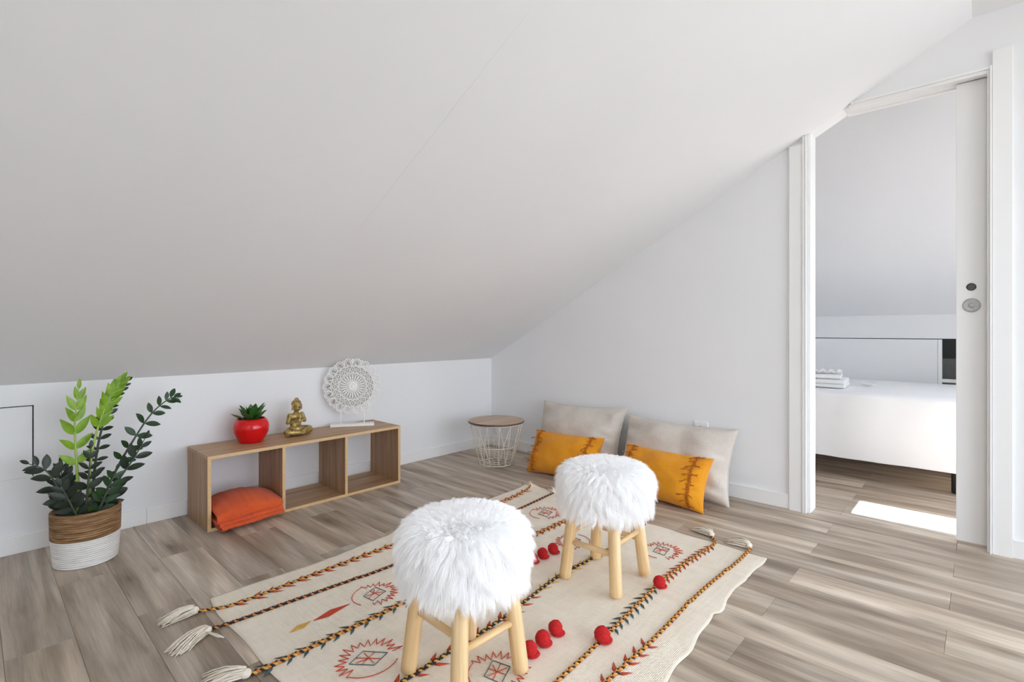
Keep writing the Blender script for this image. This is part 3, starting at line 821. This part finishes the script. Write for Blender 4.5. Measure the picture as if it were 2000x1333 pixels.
def lean(loc, deg, roll=0, yawd=0):
    th = R(deg); s_, c = math.sin(th), math.cos(th)
    m = Matrix(((0, s_, -c), (-1, 0, 0), (0, c, s_)))
    m = Matrix.Rotation(R(yawd), 3, 'Z') @ m @ Matrix.Rotation(R(roll), 3, 'Z')
    return loc, m.to_euler()
def beige(label, loc, deg, roll, yawd, seed, W, H, Tk):
    f = pillow_surf(W, H, Tk, seed, .017, .085)
    l, e = lean(loc, deg, roll, yawd)
    root = thing('floor_cushion', label, 'cushion', l, 0); root.rotation_euler = e
    c = mk('cover', pillow_mesh(f, 'cover', M['linen']), root)
    pts = [f(u, -1, 1) * 1 for u in [-1 + 2 * i / 40 for i in range(41)]] + [f(1, v, 1) for v in [-1 + 2 * i / 30 for i in range(1, 31)]] + [f(1 - 2 * i / 40, 1, 1) for i in range(1, 41)] + [f(-1, 1 - 2 * i / 30, 1) for i in range(1, 30)]
    pts = [Vector((p.x, p.y, 0)) for p in pts]
    mk('seam', MB().tube(pts, .0035, 6, closed=True).mesh('seam', M['linen'], True), c)
    return root
beige('beige linen floor cushion leaning on the wall next to the wire basket table', (-0.138, -0.935, 0.212), 19, 1.2, 1, 2.3, .645, .43, .22)
beige('beige linen floor cushion leaning on the wall next to the doorway', (-0.135, -1.592, 0.196), 19, -.5, -1, 7.1, .655, .395, .23)
def mustard(label, loc, deg, roll, yawd, seed, W, H, Tk):
    f = pillow_surf(W, H, Tk, seed, .011, .08)
    l, e = lean(loc, deg, roll, yawd)
    root = thing('lumbar_cushion', label, 'cushion', l, 0); root.rotation_euler = e
    c = mk('cover', pillow_mesh(f, 'cover', M['mustard'], 44, 34), root)
    for ue in (-.74, .74):
        mb = MB(); n = 22
        # lattice of knotted cord across the cushion with loose tassel ends on both sides
        zig = []; zag = []
        for i in range(n * 3 + 1):
            v = -.97 + 1.94 * i / (n * 3); w_ = .032 * math.sin(i * PI / 1.5)
            zig.append(f(ue + w_, v, 1) + Vector((0, 0, .004 + .0012 * math.cos(i * PI / 1.5)))); zag.append(f(ue - w_, v, 1) + Vector((0, 0, .004 - .0012 * math.cos(i * PI / 1.5))))
        mb.tube(zig, .0027, 5); mb.tube(zag, .0027, 5)
        fr = mk('fringe', mb.mesh('fringe', M['mustard_trim'], True), root)
        for k in range(11):
            v = -.92 + 1.84 * k / 10
            for sgn in (-1, 1):
                if sgn * ue > 0 and k % 2: continue
                a = f(ue + sgn * .03, v, 1); ln = rnd.uniform(.026, .042); an = rnd.uniform(-.5, .3)
                d = Vector((sgn * math.cos(an), math.sin(an) - .25, rnd.uniform(.05, .5))).normalized()
                tb = MB(); p0 = a + Vector((0, 0, .005))
                for q in range(3):
                    off = Vector((rnd.uniform(-.3, .3), rnd.uniform(-.35, .35), rnd.uniform(-.2, .2)))
                    tb.tube([p0, p0 + d * ln * .5, p0 + (d + off * .5) * ln], [.0026, .0023, .0012], 5)
                tb.ball(p0, .0034, 6, 5)
                mk('tassel', tb.mesh('tassel', M['mustard_trim'], True), fr)
    return root
mustard('mustard yellow lumbar cushion with knotted fringe resting nearest the wire table', (-0.318, -0.962, 0.130), 26, 1.0, 3, 1.7, .50, .275, .17)
mustard('mustard yellow lumbar cushion with knotted fringe resting nearest the doorway', (-0.316, -1.610, 0.130), 26, -.5, -1, 4.4, .50, .275, .17)

sk = thing('wall_socket', 'white wall socket just above the beige cushion near the doorway', 'socket', (0, -1.69, .346))
MB().box(-.010, 0, -.040, .040, -.040, .040).build('plate', M['trim'], sk, bevel=.004)
mk('insert', MB().lathe([(.021, 0), (.021, .002), (.019, .003), (.0185, .001), (.003, .001)], 24).mesh('insert', M['trim'], True), sk, loc=(-.010, 0, 0), rot=(0, R(-90), 0))

# ------------------------------------------------------------------ rug
RC = Vector((-1.45, -1.60, 0))
rug = thing('rug', 'cream handwoven rug with coloured braids and red pompoms on the plank floor', 'rug', RC)
def lerp(a, b, t): return a + (b - a) * t
def pw(t, pts):
    for (a, x), (b, y) in zip(pts[:-1], pts[1:]):
        if t <= b: 
            k = (t - a) / (b - a); k = k * k * (3 - 2 * k); return lerp(x, y, k)
    return pts[-1][1]
def rug_xy(u, v):
    xn = -2.275 - .012 * math.sin(v * 7) - .006 * math.sin(v * 19)
    xf = pw(v, [(0, -.615), (.12, -.600), (.25, -.615), (.55, -.672), (1, -.684)]) + .004 * math.sin(v * 31)
    yl = pw(u, [(0, -.966), (.25, -.974), (.42, -.952), (.47, -.930), (.53, -.955), (.9, -.928), (1, -.925)]) + .004 * math.sin(u * 23)
    yr = pw(u, [(0, -2.290), (.3, -2.276), (.5, -2.258), (.66, -2.236), (.69, -2.250), (.75, -2.228), (1, -2.236)]) + .003 * math.sin(u * 57)
    return lerp(xn, xf, u), lerp(yl, yr, v)
def rug_z(x, y):
    n = noise.noise((x * 5, y * 3.2, 1.3)) * .5 + noise.noise((x * 11, y * 7, 4.7)) * .3
    r = .0035 + .0022 * max(0, n + .25)
    # soft creases running across
    for (cx, k, w_, h) in ((-1.16, .10, .016, .006), (-.93, -.05, .014, .0045), (-1.9, .06, .02, .004)):
        d = (x - cx - k * (y + 1.6) - .02 * noise.noise((y * 4, cx, 0))) / w_
        r += h * math.exp(-d * d) * max(0.0, min(1.0, (-1.55 - y) * 1.6)) if cx > -1.5 else h * math.exp(-d * d) * .5
    # turned up far left corner and bulge at the long edge
    d2 = ((x + .62) / .07) ** 2 + ((y + .95) / .05) ** 2; r += .016 * math.exp(-d2)
    d3 = ((x + 1.50) / .06) ** 2 + ((y + .945) / .03) ** 2; r += .010 * math.exp(-d3)
    return r
vs = []; fs = []; NU, NV = 150, 120
for i in range(NU + 1):
    for j in range(NV + 1):
        x, y = rug_xy(i / NU, j / NV); vs.append((x - RC.x, y - RC.y, rug_z(x, y)))
for i in range(NU):
    for j in range(NV): a = i * (NV + 1) + j; fs.append((a, a + NV + 1, a + NV + 2, a + 1)[::-1])
cl = MB().add(vs, fs).build('cloth', M['rug'], rug, smooth=True)
sd = cl.modifiers.new('s', 'SOLIDIFY'); sd.thickness = .0026; sd.offset = -1
RT = .0008
def on(x, y, h=0.0): return Vector((x - RC.x, y - RC.y, (rug_z(x, y) if -2.28 < x < -.6 else .004) + RT + h))
def braid(path, pitch=.026, k=.0029, mats=('t_orange', 't_black', 't_yellow'), amp=.0031):
    P = catmull([Vector((x, y, 0)) for x, y in path], 24)
    L = [0]
    for a, b in zip(P[:-1], P[1:]): L.append(L[-1] + (b - a).length)
    n = int(L[-1] / pitch * 10); mb = MB(); tracks = [[], [], []]; j = 0
    for i in range(n + 1):
        s_ = L[-1] * i / n
        while j < len(L) - 2 and L[j + 1] < s_: j += 1
        t = (s_ - L[j]) / max(1e-9, L[j + 1] - L[j]); p = P[j].lerp(P[j + 1], t); d = (P[j + 1] - P[j]).normalized(); sd_ = Vector((-d.y, d.x, 0))
        for q in range(3):
            ph = 2 * PI * (s_ / pitch + q / 3)
            tracks[q].append(on(p.x, p.y, .0032 + amp * .6 * math.sin(ph * 2)) + sd_ * amp * 1.15 * math.sin(ph))
    for q in range(3): mb.tube(tracks[q], k, 5, q)
    return mb.build('braid', [M[m] for m in mats], rug, smooth=True)
def wob(y0, y1, x0, x1, seed, n=9, a=.006):
    return [(lerp(x0, x1, i / (n - 1)), lerp(y0, y1, i / (n - 1)) + a * noise.noise((i * .8, seed, 0))) for i in range(n)]
S1 = [(-2.335, -1.030), (-2.30, -1.045), (-2.23, -1.072), (-2.0, -1.066), (-1.6, -1.056), (-1.2, -1.035), (-.846, -1.010), (-.70, -.988), (-.645, -.972)]
S2 = [(-2.335, -1.168), (-2.26, -1.178), (-2.0, -1.196), (-1.707, -1.213), (-1.3, -1.180), (-.879, -1.152), (-.64, -1.130)]
S3 = [(-2.325, -1.466), (-2.2, -1.470), (-1.82, -1.466), (-1.5, -1.440), (-1.188, -1.423), (-.893, -1.422), (-.70, -1.42)]
S4 = [(-2.32, -1.785), (-2.04, -1.776), (-1.70, -1.766), (-1.365, -1.728), (-1.097, -1.738), (-.75, -1.722), (-.665, -1.70)]
S5 = [(-2.33, -2.085), (-1.79, -2.063), (-1.57, -2.050), (-1.146, -2.020), (-.90, -2.022), (-.70, -2.034), (-.63, -1.995)]
S6 = [(-2.33, -2.150), (-1.706, -2.156), (-1.49, -2.159), (-1.1, -2.150), (-.80, -2.163), (-.645, -2.160)]
braid(S1); braid(S2, mats=('t_orange', 't_black', 't_black')); braid(S3, mats=('t_orange', 't_yellow', 't_black'), k=.0034, amp=.0037)
braid(S4, mats=('t_yellow', 't_black', 't_black')); braid(S5, mats=('t_yellow', 't_orange', 't_black')); braid(S6, mats=('t_orange', 't_black', 't_yellow'))
def leaf_mesh(mat):
    L, W = .042, .0115
    vs = [(0, 0, 0), (L * .35, W / 2, 0), (L * .35, -W / 2, 0), (L, 0, .0003), (L * .35, 0, .0022), (L * .75, 0, .0016)]
    return MB().add(vs, [(0, 4, 1), (0, 2, 4), (4, 5, 1), (2, 5, 4), (1, 5, 3), (5, 2, 3), (0, 1, 3, 2)]).mesh('leaf_stitch', mat, True)
LM = {k: leaf_mesh(M[k]) for k in ('t_red', 't_teal', 't_yellow')}
nleaf = 0
def leaves(path, x0, x1, key, dirn, step=.046, size=1.0, ang=38):
    global nleaf
    P = catmull([Vector((x, y, 0)) for x, y in path], 24); x = x0
    while x < x1:
        for a, b in zip(P[:-1], P[1:]):
            if a.x <= x <= b.x or b.x <= x <= a.x:
                t = (x - a.x) / (b.x - a.x + 1e-9); p = a.lerp(b, t); th = math.atan2(b.y - a.y, b.x - a.x); break
        else:
            x += step; continue
        for sgn in (-1, 1):
            an = th + sgn * R(ang + rnd.uniform(-7, 7)) + (0 if dirn > 0 else PI)
            side = Vector((-math.sin(th), math.cos(th), 0)) * .0035 * sgn * (1 if dirn > 0 else -1)
            o = mk('leaf_stitch', LM[key], rug, loc=on(p.x, p.y, .0007) + side, rot=(0, 0, an)); s_ = size * rnd.uniform(.85, 1.15); o.scale = (s_, s_, 1); nleaf += 1
        x += step * rnd.uniform(.93, 1.07)
leaves(S1, -2.23, -.70, 't_red', 1, .052)
leaves(S3, -2.27, -1.55, 't_teal', -1, .047)
leaves(S3, -1.40, -.74, 't_red', -1, .040, .85)
leaves(S4, -2.25, -1.50, 't_red', 1, .055, 1.05); leaves(S4, -1.47, -.75, 't_yellow', 1, .050, .85)
leaves(S5, -1.50, -1.21, 't_teal', -1, .036, .9); leaves(S5, -1.14, -.71, 't_red', -1, .034, .8)
leaves(S6, -2.2, -1.49, 't_red', 1, .052, 1.0)
# pompoms
def pom_mesh():
    fn = lambda d: 1 + .05 * noise.noise(d * 3.1) + .05 * noise.noise(d * 11)
    mb = MB(); mb.ball((0, 0, .0205), .021, 22, 15, (1, 1, .98), fn=fn); mb.ball((.006, -.004, .0055), .021, 18, 10, (1.05, 1.0, .30), fn=fn); return mb.mesh('pompom', M['pom'], True)
PMs = pom_mesh()
for i, (x, y, s_) in enumerate(((-1.345, -1.590, .92), (-1.288, -1.590, 1.0), (-1.225, -1.592, 1.0), (-1.772, -1.944, 1.0), (-1.712, -1.941, 1.05), (-1.645, -1.934, 1.0), (-1.584, -2.056, 1.1), (-1.190, -2.034, 1.0))):
    mk('pompom', PMs, rug, loc=on(x, y, -.0005), rot=(0, 0, rnd.uniform(-.4, .4)), scale=(s_, s_, s_))
# flat diamonds
def diamond(cx, cy, pts, key, h=.0012):
    mb = MB(); n = len(pts)
    top = [on(cx + a, cy + b, h) for a, b in pts]; bot = [on(cx + a, cy + b, 0) for a, b in pts]
    mb.add(top + bot, [tuple(range(n))] + [(i, n + i, n + (i + 1) % n, (i + 1) % n) for i in range(n)])
    o = mb.build('diamond_patch', M[key], rug); fixn(o.data)
diamond(-2.052, -1.343, [(-.05, -.004), (-.005, -.017), (.032, -.008), (.078, .003), (.018, .016)], 't_red')
diamond(-2.14, -1.349, [(-.038, -.006), (.004, -.012), (.034, .006), (-.006, .012)], 't_yellow')
# embroidered sun motifs, stitched as fine raised threads; traced on the cloth in metres
def thread(name, parent, lines, key, r=.0012):
    mb = MB()
    for L in lines:
        pts = []
        for a, b in zip(L[:-1], L[1:]):
            n = 3
            for k in range(n): pts.append(on(lerp(a[0], b[0], k / n), lerp(a[1], b[1], k / n), .0008))
        pts.append(on(L[-1][0], L[-1][1], .0008)); mb.tube(pts, r, 4)
    return mb.build(name, M[key], parent)
def motif(cx, cy, sx, sy, rot, seed, gap=None):
    rr = random.Random(seed); c, s_ = math.cos(rot), math.sin(rot)
    T_ = lambda a, b: (cx + (a * c - b * s_) * sx, cy + (a * s_ + b * c) * sy)
    pts = []; n = 15
    for i in range(n):            # spiky half
        a = R(-150) + R(215) * i / (n - 1)
        ro = 1.0 + rr.uniform(-.08, .1); ri = .68 + rr.uniform(-.06, .06)
        pts.append(T_(ri * math.cos(a), ri * math.sin(a))); a2 = a + R(5)
        pts.append(T_(ro * math.cos(a2), ro * math.sin(a2)))
    for i in range(9):            # smooth closing arc
        a = R(75) + R(105) * i / 8; pts.append(T_(.92 * math.cos(a), .92 * math.sin(a)))
    o = thread('sun_motif', rug, [pts], 't_red')
    sq = [T_(-.5, -.28), T_(-.30, .34), T_(.5, .30), T_(.32, -.34), T_(-.5, -.28)]
    thread('square_stitch', o, [sq], 't_teal')
    thread('cross_stitch', o, [[T_(-.38, .02), T_(.42, .0)], [T_(.1, .32), T_(-.08, -.3)], [T_(-.25, .24), T_(.25, -.26)], [T_(.3, .24), T_(-.05, 0)]], 't_red', .0011)
motif(-1.885, -1.345, .082, .075, R(25), 1)
motif(-2.080, -1.630, .090, .082, R(130), 2)
motif(-1.880, -1.925, .085, .080, R(30), 3)
motif(-.900, -1.287, .085, .080, R(20), 4)
motif(-.905, -1.900, .085, .075, R(15), 5)
motif(-1.075, -1.583, .080, .075, R(200), 6)
# tassels at both ends of the braids
def tassel(k0, k1, spread, n=46, key='cream_yarn', cord=None):
    a = Vector((k0[0], k0[1], 0)); b = Vector((k1[0], k1[1], 0)); d = (b - a); L = d.length; d.normalize(); sd_ = Vector((-d.y, d.x, 0))
    mb = MB(); base = Vector((RC.x, RC.y, 0))
    for i in range(n):
        q = rnd.uniform(-1, 1); h = rnd.uniform(0, 1); ln = L * rnd.uniform(.72, 1.08)
        bend = rnd.uniform(-.006, .006)
        p = []
        for t in (0, .18, .45, .75, 1):
            w_ = spread * q * (.22 + .78 * t ** .8); zz = .0035 + h * (.022 * (1 - t) + .012 * math.sin(PI * t) + .004)
            p.append(a + d * ln * t + sd_ * (w_ + bend * t) + Vector((0, 0, zz)) - base)
        mb.tube(p, [.0018, .0019, .0019, .0018, .0014], 4)
    o = mb.build('tassel', M[key], rug, smooth=True)
    kb = MB(); kb.ball(a - base + Vector((0, 0, .0135)), .0125, 12, 8, (1.15, 1.0, .95)); kb.build('knot', M[key], o, smooth=True)
    return o
tassel((-2.338, -1.030), (-2.428, -1.022), .026)
tassel((-2.345, -1.178), (-2.440, -1.215), .030)
tassel((-2.336, -1.463), (-2.425, -1.405), .034)
tassel((-2.335, -1.785), (-2.43, -1.79), .03); tassel((-2.345, -2.085), (-2.44, -2.09), .03); tassel((-2.345, -2.15), (-2.44, -2.17), .028)
tassel((-.640, -.968), (-.612, -.905), .022, 34); tassel((-.625, -1.122), (-.585, -1.065), .020, 34)
tassel((-.650, -1.700), (-.632, -1.640), .016, 30, 't_orange')
tassel((-.622, -1.992), (-.585, -1.905), .036, 60); tassel((-.630, -2.150), (-.612, -2.065), .036, 60)
mb = MB()
for q in range(3): mb.tube([Vector((-2.350, -1.19, .012)) - RC + Vector((.03 * t, -.05 * t - .004 * q * t, .004 * math.sin(4 * t + q))) for t in (0, .3, .6, 1)], .0016, 4)
mb.build('loose_yarn', M['cream_yarn'], rug, smooth=True)

# ------------------------------------------------------------------ fur stools
def fur_mesh(n, Rr, z0, z1, seed):
    g = np.random.default_rng(seed)
    K = 1900
    rf = .034                                   # rounded shoulder between top and side
    L1, L2, L3 = Rr - rf, rf * PI / 2, (z1 - rf) - z0
    sg = np.linspace(0, L1 + L2 + L3, 800)
    def prof(q):
        ph = np.clip((q - L1) / L2, 0, 1) * PI / 2
        r = np.where(q < L1, q, L1 + rf * np.sin(ph))
        z = np.where(q < L1 + L2, z1 - rf + rf * np.cos(ph), z1 - rf - (q - L1 - L2))
        return r, z + .008 * (1 - np.clip(q / L1, 0, 1) ** 2), ph
    cdf = np.cumsum(prof(sg)[0]); cdf /= cdf[-1]
    def sample(m):
        q = np.interp(g.random(m), cdf, sg); r, z, ph = prof(q)
        th = g.random(m) * 2 * PI
        c, s_ = np.cos(th), np.sin(th)
        root = np.stack([r * c, r * s_, z], 1); rad = np.stack([c, s_, 0 * c], 1); tan = np.stack([-s_, c, 0 * c], 1); up = np.array([0, 0, 1.0])
        sp, cp_ = np.sin(ph)[:, None], np.cos(ph)[:, None]
        nrm = rad * sp + up * cp_; dwn = rad * cp_ - up * sp
        nz = g.normal(0, 1, (m, 3))
        kt = np.clip(q / L1, 0, 1)[:, None]
        sw = np.stack([np.sin(root[:, 0] * 31 + 1.3 * np.cos(root[:, 1] * 27)), np.cos(root[:, 1] * 29 + 2 * np.sin(root[:, 0] * 21)), 0 * c], 1)
        low = np.clip((q - L1 - L2) / L3, 0, 1)[:, None]
        d = nrm * (.55 - .12 * low) + dwn * (.12 + .5 * kt * kt + .15 * sp + .25 * low) + sw * .35 * (1 - kt ** 3) + tan * .30 * np.sin(th * 11 + z * 70)[:, None] * sp + nz * .17
        d /= np.linalg.norm(d, axis=1, keepdims=True)
        ln = (.026 + .026 * np.sin(ph) ** 2) * (.65 + .55 * g.random(m))
        return root, rad, d, ln, np.zeros(m, bool)
    cr_, crad, cd, cln, ctop = sample(K)
    root, rad, d, ln, top = sample(n)
    idx = np.empty(n, int)
    for a in range(0, n, 4000):
        dd = ((root[a:a + 4000, None, :] - cr_[None]) ** 2).sum(2) + (top[a:a + 4000, None] != ctop[None]) * .01
        idx[a:a + 4000] = dd.argmin(1)
    ts = np.array([0, .35, .7, 1.0]); P = []
    for t in ts:
        p = root + d * (ln * t)[:, None] - np.array([0, 0, 1]) * (ln * .32 * t * t)[:, None]
        cpth = cr_[idx] + cd[idx] * (np.maximum(ln, cln[idx]) * t)[:, None] - np.array([0, 0, 1]) * (cln[idx] * .32 * t * t)[:, None] + (root - cr_[idx]) * (1 - .75 * t)
        w_ = .70 * t
        P.append(p * (1 - w_) + cpth * w_)
    w0 = .00045
    V = np.empty((n, 10, 3)); 
    ax = np.cross(d, np.array([0.31, 0.52, 0.79])); ax /= np.linalg.norm(ax, axis=1, keepdims=True); bx = np.cross(d, ax)
    for i, wd_ in enumerate((1.0, 1.0, .75)):
        for k in range(3):
            an = 2 * PI * k / 3
            V[:, i * 3 + k] = P[i] + (ax * math.cos(an) + bx * math.sin(an)) * w0 * wd_
    V[:, 9] = P[3]
    q = []
    for i in range(2):
        for k in range(3):
            k2 = (k + 1) % 3; q += [(i * 3 + k, i * 3 + k2, i * 3 + 3 + k2), (i * 3 + k, i * 3 + 3 + k2, i * 3 + 3 + k)]
    for k in range(3): q.append((6 + k, 6 + (k + 1) % 3, 9))
    q = np.array(q); F = (q[None] + (np.arange(n) * 10)[:, None, None]).reshape(-1, 3)
    me = bpy.data.meshes.new('fur'); me.vertices.add(n * 10); me.vertices.foreach_set('co', V.reshape(-1))
    me.loops.add(F.size); me.loops.foreach_set('vertex_index', F.reshape(-1).astype(np.int32))
    me.polygons.add(len(F)); me.polygons.foreach_set('loop_start', np.arange(0, F.size, 3, dtype=np.int32))
    me.polygons.foreach_set('use_smooth', np.zeros(len(F), bool))
    me.update(calc_edges=True); me.materials.append(M['fur']); return me
def stool(label, loc, rz):
    t = thing('fur_stool', label, 'stool', loc, rz, 'white fur stools on the rug')
    MB().lathe([(.10, .284), (.136, .284), (.143, .292), (.145, .34), (.143, .378), (.130, .398), (.08, .408), (.01, .410)], 40).build('cushion', M['fur'], t, smooth=True)
    f = mk('fur_cover', fur_mesh(60000, .146, .288, .404, 11), t); f['kind'] = 'stuff'
    lb, lt = .104, .078
    tops = []
    leg = MB(); zt2 = .30
    for a in range(4):
        an = PI / 4 + a * PI / 2
        b = Vector((math.cos(an) * lb * 1.414, math.sin(an) * lb * 1.414, .0005)); u = Vector((math.cos(an) * lt * 1.414, math.sin(an) * lt * 1.414, zt2)); tops.append((b, u))
    Lg = (tops[0][1] - tops[0][0]).length
    lm = MB().lathe([(.0165, 0), (.0205, .003), (.0212, .02), (.0208, Lg * .5), (.0200, Lg)], 20).mesh('leg', M['pine'], True)
    for b, u in tops:
        o = mk('leg', lm, t, loc=b + Vector((0, 0, .004)), rot=(u - b).to_track_quat('Z', 'Y').to_euler())
    for a, h in ((0, .135), (1, .165), (2, .135), (3, .165)):
        p = tops[a][0].lerp(tops[a][1], h / zt2); q = tops[(a + 1) % 4][0].lerp(tops[(a + 1) % 4][1], h / zt2)
        L2 = (q - p).length
        sm_ = MB().lathe([(.0092, .0), (.0096, L2 * .5), (.0092, L2)], 14).mesh('stretcher', M['pine'], True)
        mk('stretcher', sm_, t, loc=p, rot=(q - p).to_track_quat('Z', 'Y').to_euler())
    return t
zrug = .0062
s1 = stool('white fur stool standing by the near end of the rug with the tassels', (-1.940, -1.865, zrug), R(-2))
s2 = dup_tree(s1); s2.location = (-1.250, -1.852, zrug); s2.rotation_euler = (0, 0, R(92))
s2['label'] = 'white fur stool standing on the rug toward the yellow cushions'

# ------------------------------------------------------------------ potted ZZ plant
plant = thing('potted_plant', 'leafy green plant in a brown and white woven basket by the wall', 'potted plant', (-2.510, -0.275, 0))
PO = Vector((-2.510, -0.275, 0))
def basket_prof(z0, z1, r0, r1, n, inner=False): return [(lerp(r0, r1, (i / n)) , lerp(z0, z1, i / n)) for i in range(n + 1)]
def rope_rings(z0, z1, r0, r1, n, k):
    mb = MB(); prof = []
    for i in range(n):
        zc = lerp(z0, z1, (i + .5) / n); rc = lerp(r0, r1, (i + .5) / n); hh = (z1 - z0) / n / 2
        for a in (-80, -40, 0, 40, 80): prof.append((rc + k * math.cos(R(a)), zc + hh * math.sin(R(a))))
    return prof
pw_ = [(.085, .001)] + rope_rings(.001, .104, .097, .106, 13, .0026) + [(.100, .104)]
bk_ = MB().lathe(pw_, 56).build('basket', M['white_rope'], plant, smooth=True)
ps = [(.100, .104)] + rope_rings(.104, .205, .1055, .1075, 12, .0030) + [(.104, .207), (.100, .204), (.099, .17)]
mb = MB().lathe(ps, 56); mb.f.pop(); mb.mi.pop(); mb.f.pop(); mb.mi.pop()
mb.build('seagrass_band', M['seagrass'], plant, smooth=True)
MB().lathe([(.099, .165), (.099, .180), (.05, .184), (.004, .186)], 32).build('soil', M['soil'], plant, smooth=True)
LV = {}
for k in ('leaf_dark', 'leaf_mid', 'leaf_light'):
    LV[k] = almond(.06, .027, .30, -.10, 7, pw=.72, tipbias=.5).mesh('leaf_' + k, M[k], True)
LVN = almond(.06, .0235, .35, -.05, 7, pw=.9, tipbias=.42).mesh('leaf_narrow', M['leaf_light'], True)
def frond(path, key, stemkey, t0, n, size, r0=.006, narrow=False, spread=62, onesided=0, tipang=30, seed=0):
    rr = random.Random(seed)
    P = catmull([Vector(p) - PO for p in path], 10); N = len(P)
    st_ = MB().tube(P, [lerp(r0, .0014, i / (N - 1)) for i in range(N)], 7).build('stem', M[stemkey], plant, smooth=True)
    for i in range(n):
        t = t0 + (1 - t0) * i / (n - 1); f_ = t * (N - 1); j = min(int(f_), N - 2); p = P[j].lerp(P[j + 1], f_ - j); d = (P[j + 1] - P[j]).normalized()
        side = d.cross(Vector((0.12, -1, .15))).normalized()
        sc_ = size * (1.0 - .45 * max(0, (t - .55) / .45) ** 1.5) * rr.uniform(.88, 1.12)
        ang = lerp(spread, tipang, (i / (n - 1)) ** 1.5)
        for sgn in ((-1, 1) if i < n - 1 else (0,)):
            a = R(ang + rr.uniform(-9, 9)); tw_ = rr.uniform(-.35, .35)
            td = (d * math.cos(a) + (side * sgn) * math.sin(a) + Vector((0, -.28 + tw_, .05)) * math.sin(a)) if sgn else d
            o = mk('leaf', LVN if narrow else LV[key], st_, loc=p + side * sgn * .002, rot=orient(td, Vector((rr.uniform(-.4, .4), -1, .55 + rr.uniform(-.3, .3)))))
            o.scale = (sc_ * rr.uniform(.9, 1.08), sc_, sc_)
Y = -.26
frond([(-2.535, -.285, .18), (-2.537, -.285, .32), (-2.545, -.28, .52), (-2.533, -.275, .672)], 'leaf_light', 'stem_light', .44, 7, 1.28, .0078, True, 40, tipang=14, seed=1)
frond([(-2.500, -.270, .18), (-2.495, -.275, .40), (-2.462, -.28, .56), (-2.425, -.275, .65), (-2.395, -.27, .702)], 'leaf_light', 'stem_light', .42, 12, .98, .006, True, 30, tipang=14, seed=2)
frond([(-2.490, -.250, .18), (-2.478, -.25, .38), (-2.455, -.25, .52), (-2.425, -.25, .62), (-2.372, -.25, .690)], 'leaf_dark', 'stem_dark', .18, 13, .66, .006, False, 68, seed=3)
frond([(-2.470, -.27, .18), (-2.425, -.28, .315), (-2.370, -.285, .43), (-2.300, -.28, .545), (-2.235, -.27, .602), (-2.205, -.265, .608)], 'leaf_mid', 'stem_dark', .30, 10, .86, .006, False, 70, seed=4)
frond([(-2.460, -.29, .18), (-2.415, -.30, .29), (-2.362, -.31, .38), (-2.325, -.31, .455)], 'leaf_dark', 'stem_dark', .15, 6, 1.0, .0055, False, 52, seed=5)
frond([(-2.545, -.29, .18), (-2.585, -.29, .28), (-2.625, -.28, .37), (-2.672, -.27, .405)], 'leaf_dark', 'stem_dark', .25, 6, 1.02, .0055, False, 62, seed=6)
frond([(-2.515, -.295, .18), (-2.508, -.30, .30), (-2.500, -.305, .44)], 'leaf_dark', 'stem_dark', .15, 7, .92, .006, False, 62, seed=7)
frond([(-2.480, -.31, .18), (-2.455, -.325, .26), (-2.425, -.335, .345)], 'leaf_mid', 'stem_dark', .1, 6, 1.0, .005, False, 55, seed=8)
frond([(-2.540, -.31, .18), (-2.565, -.33, .25), (-2.590, -.335, .32)], 'leaf_dark', 'stem_dark', .1, 6, 1.0, .005, False, 60, seed=9)
frond([(-2.450, -.26, .18), (-2.430, -.26, .25), (-2.405, -.27, .30)], 'leaf_dark', 'stem_dark', .1, 5, .95, .005, False, 60, seed=10)
frond([(-2.560, -.26, .18), (-2.575, -.24, .28), (-2.580, -.225, .38)], 'leaf_dark', 'stem_dark', .15, 7, .95, .005, False, 60, seed=11)
print('planks', planks, 'leaf stitches', nleaf)
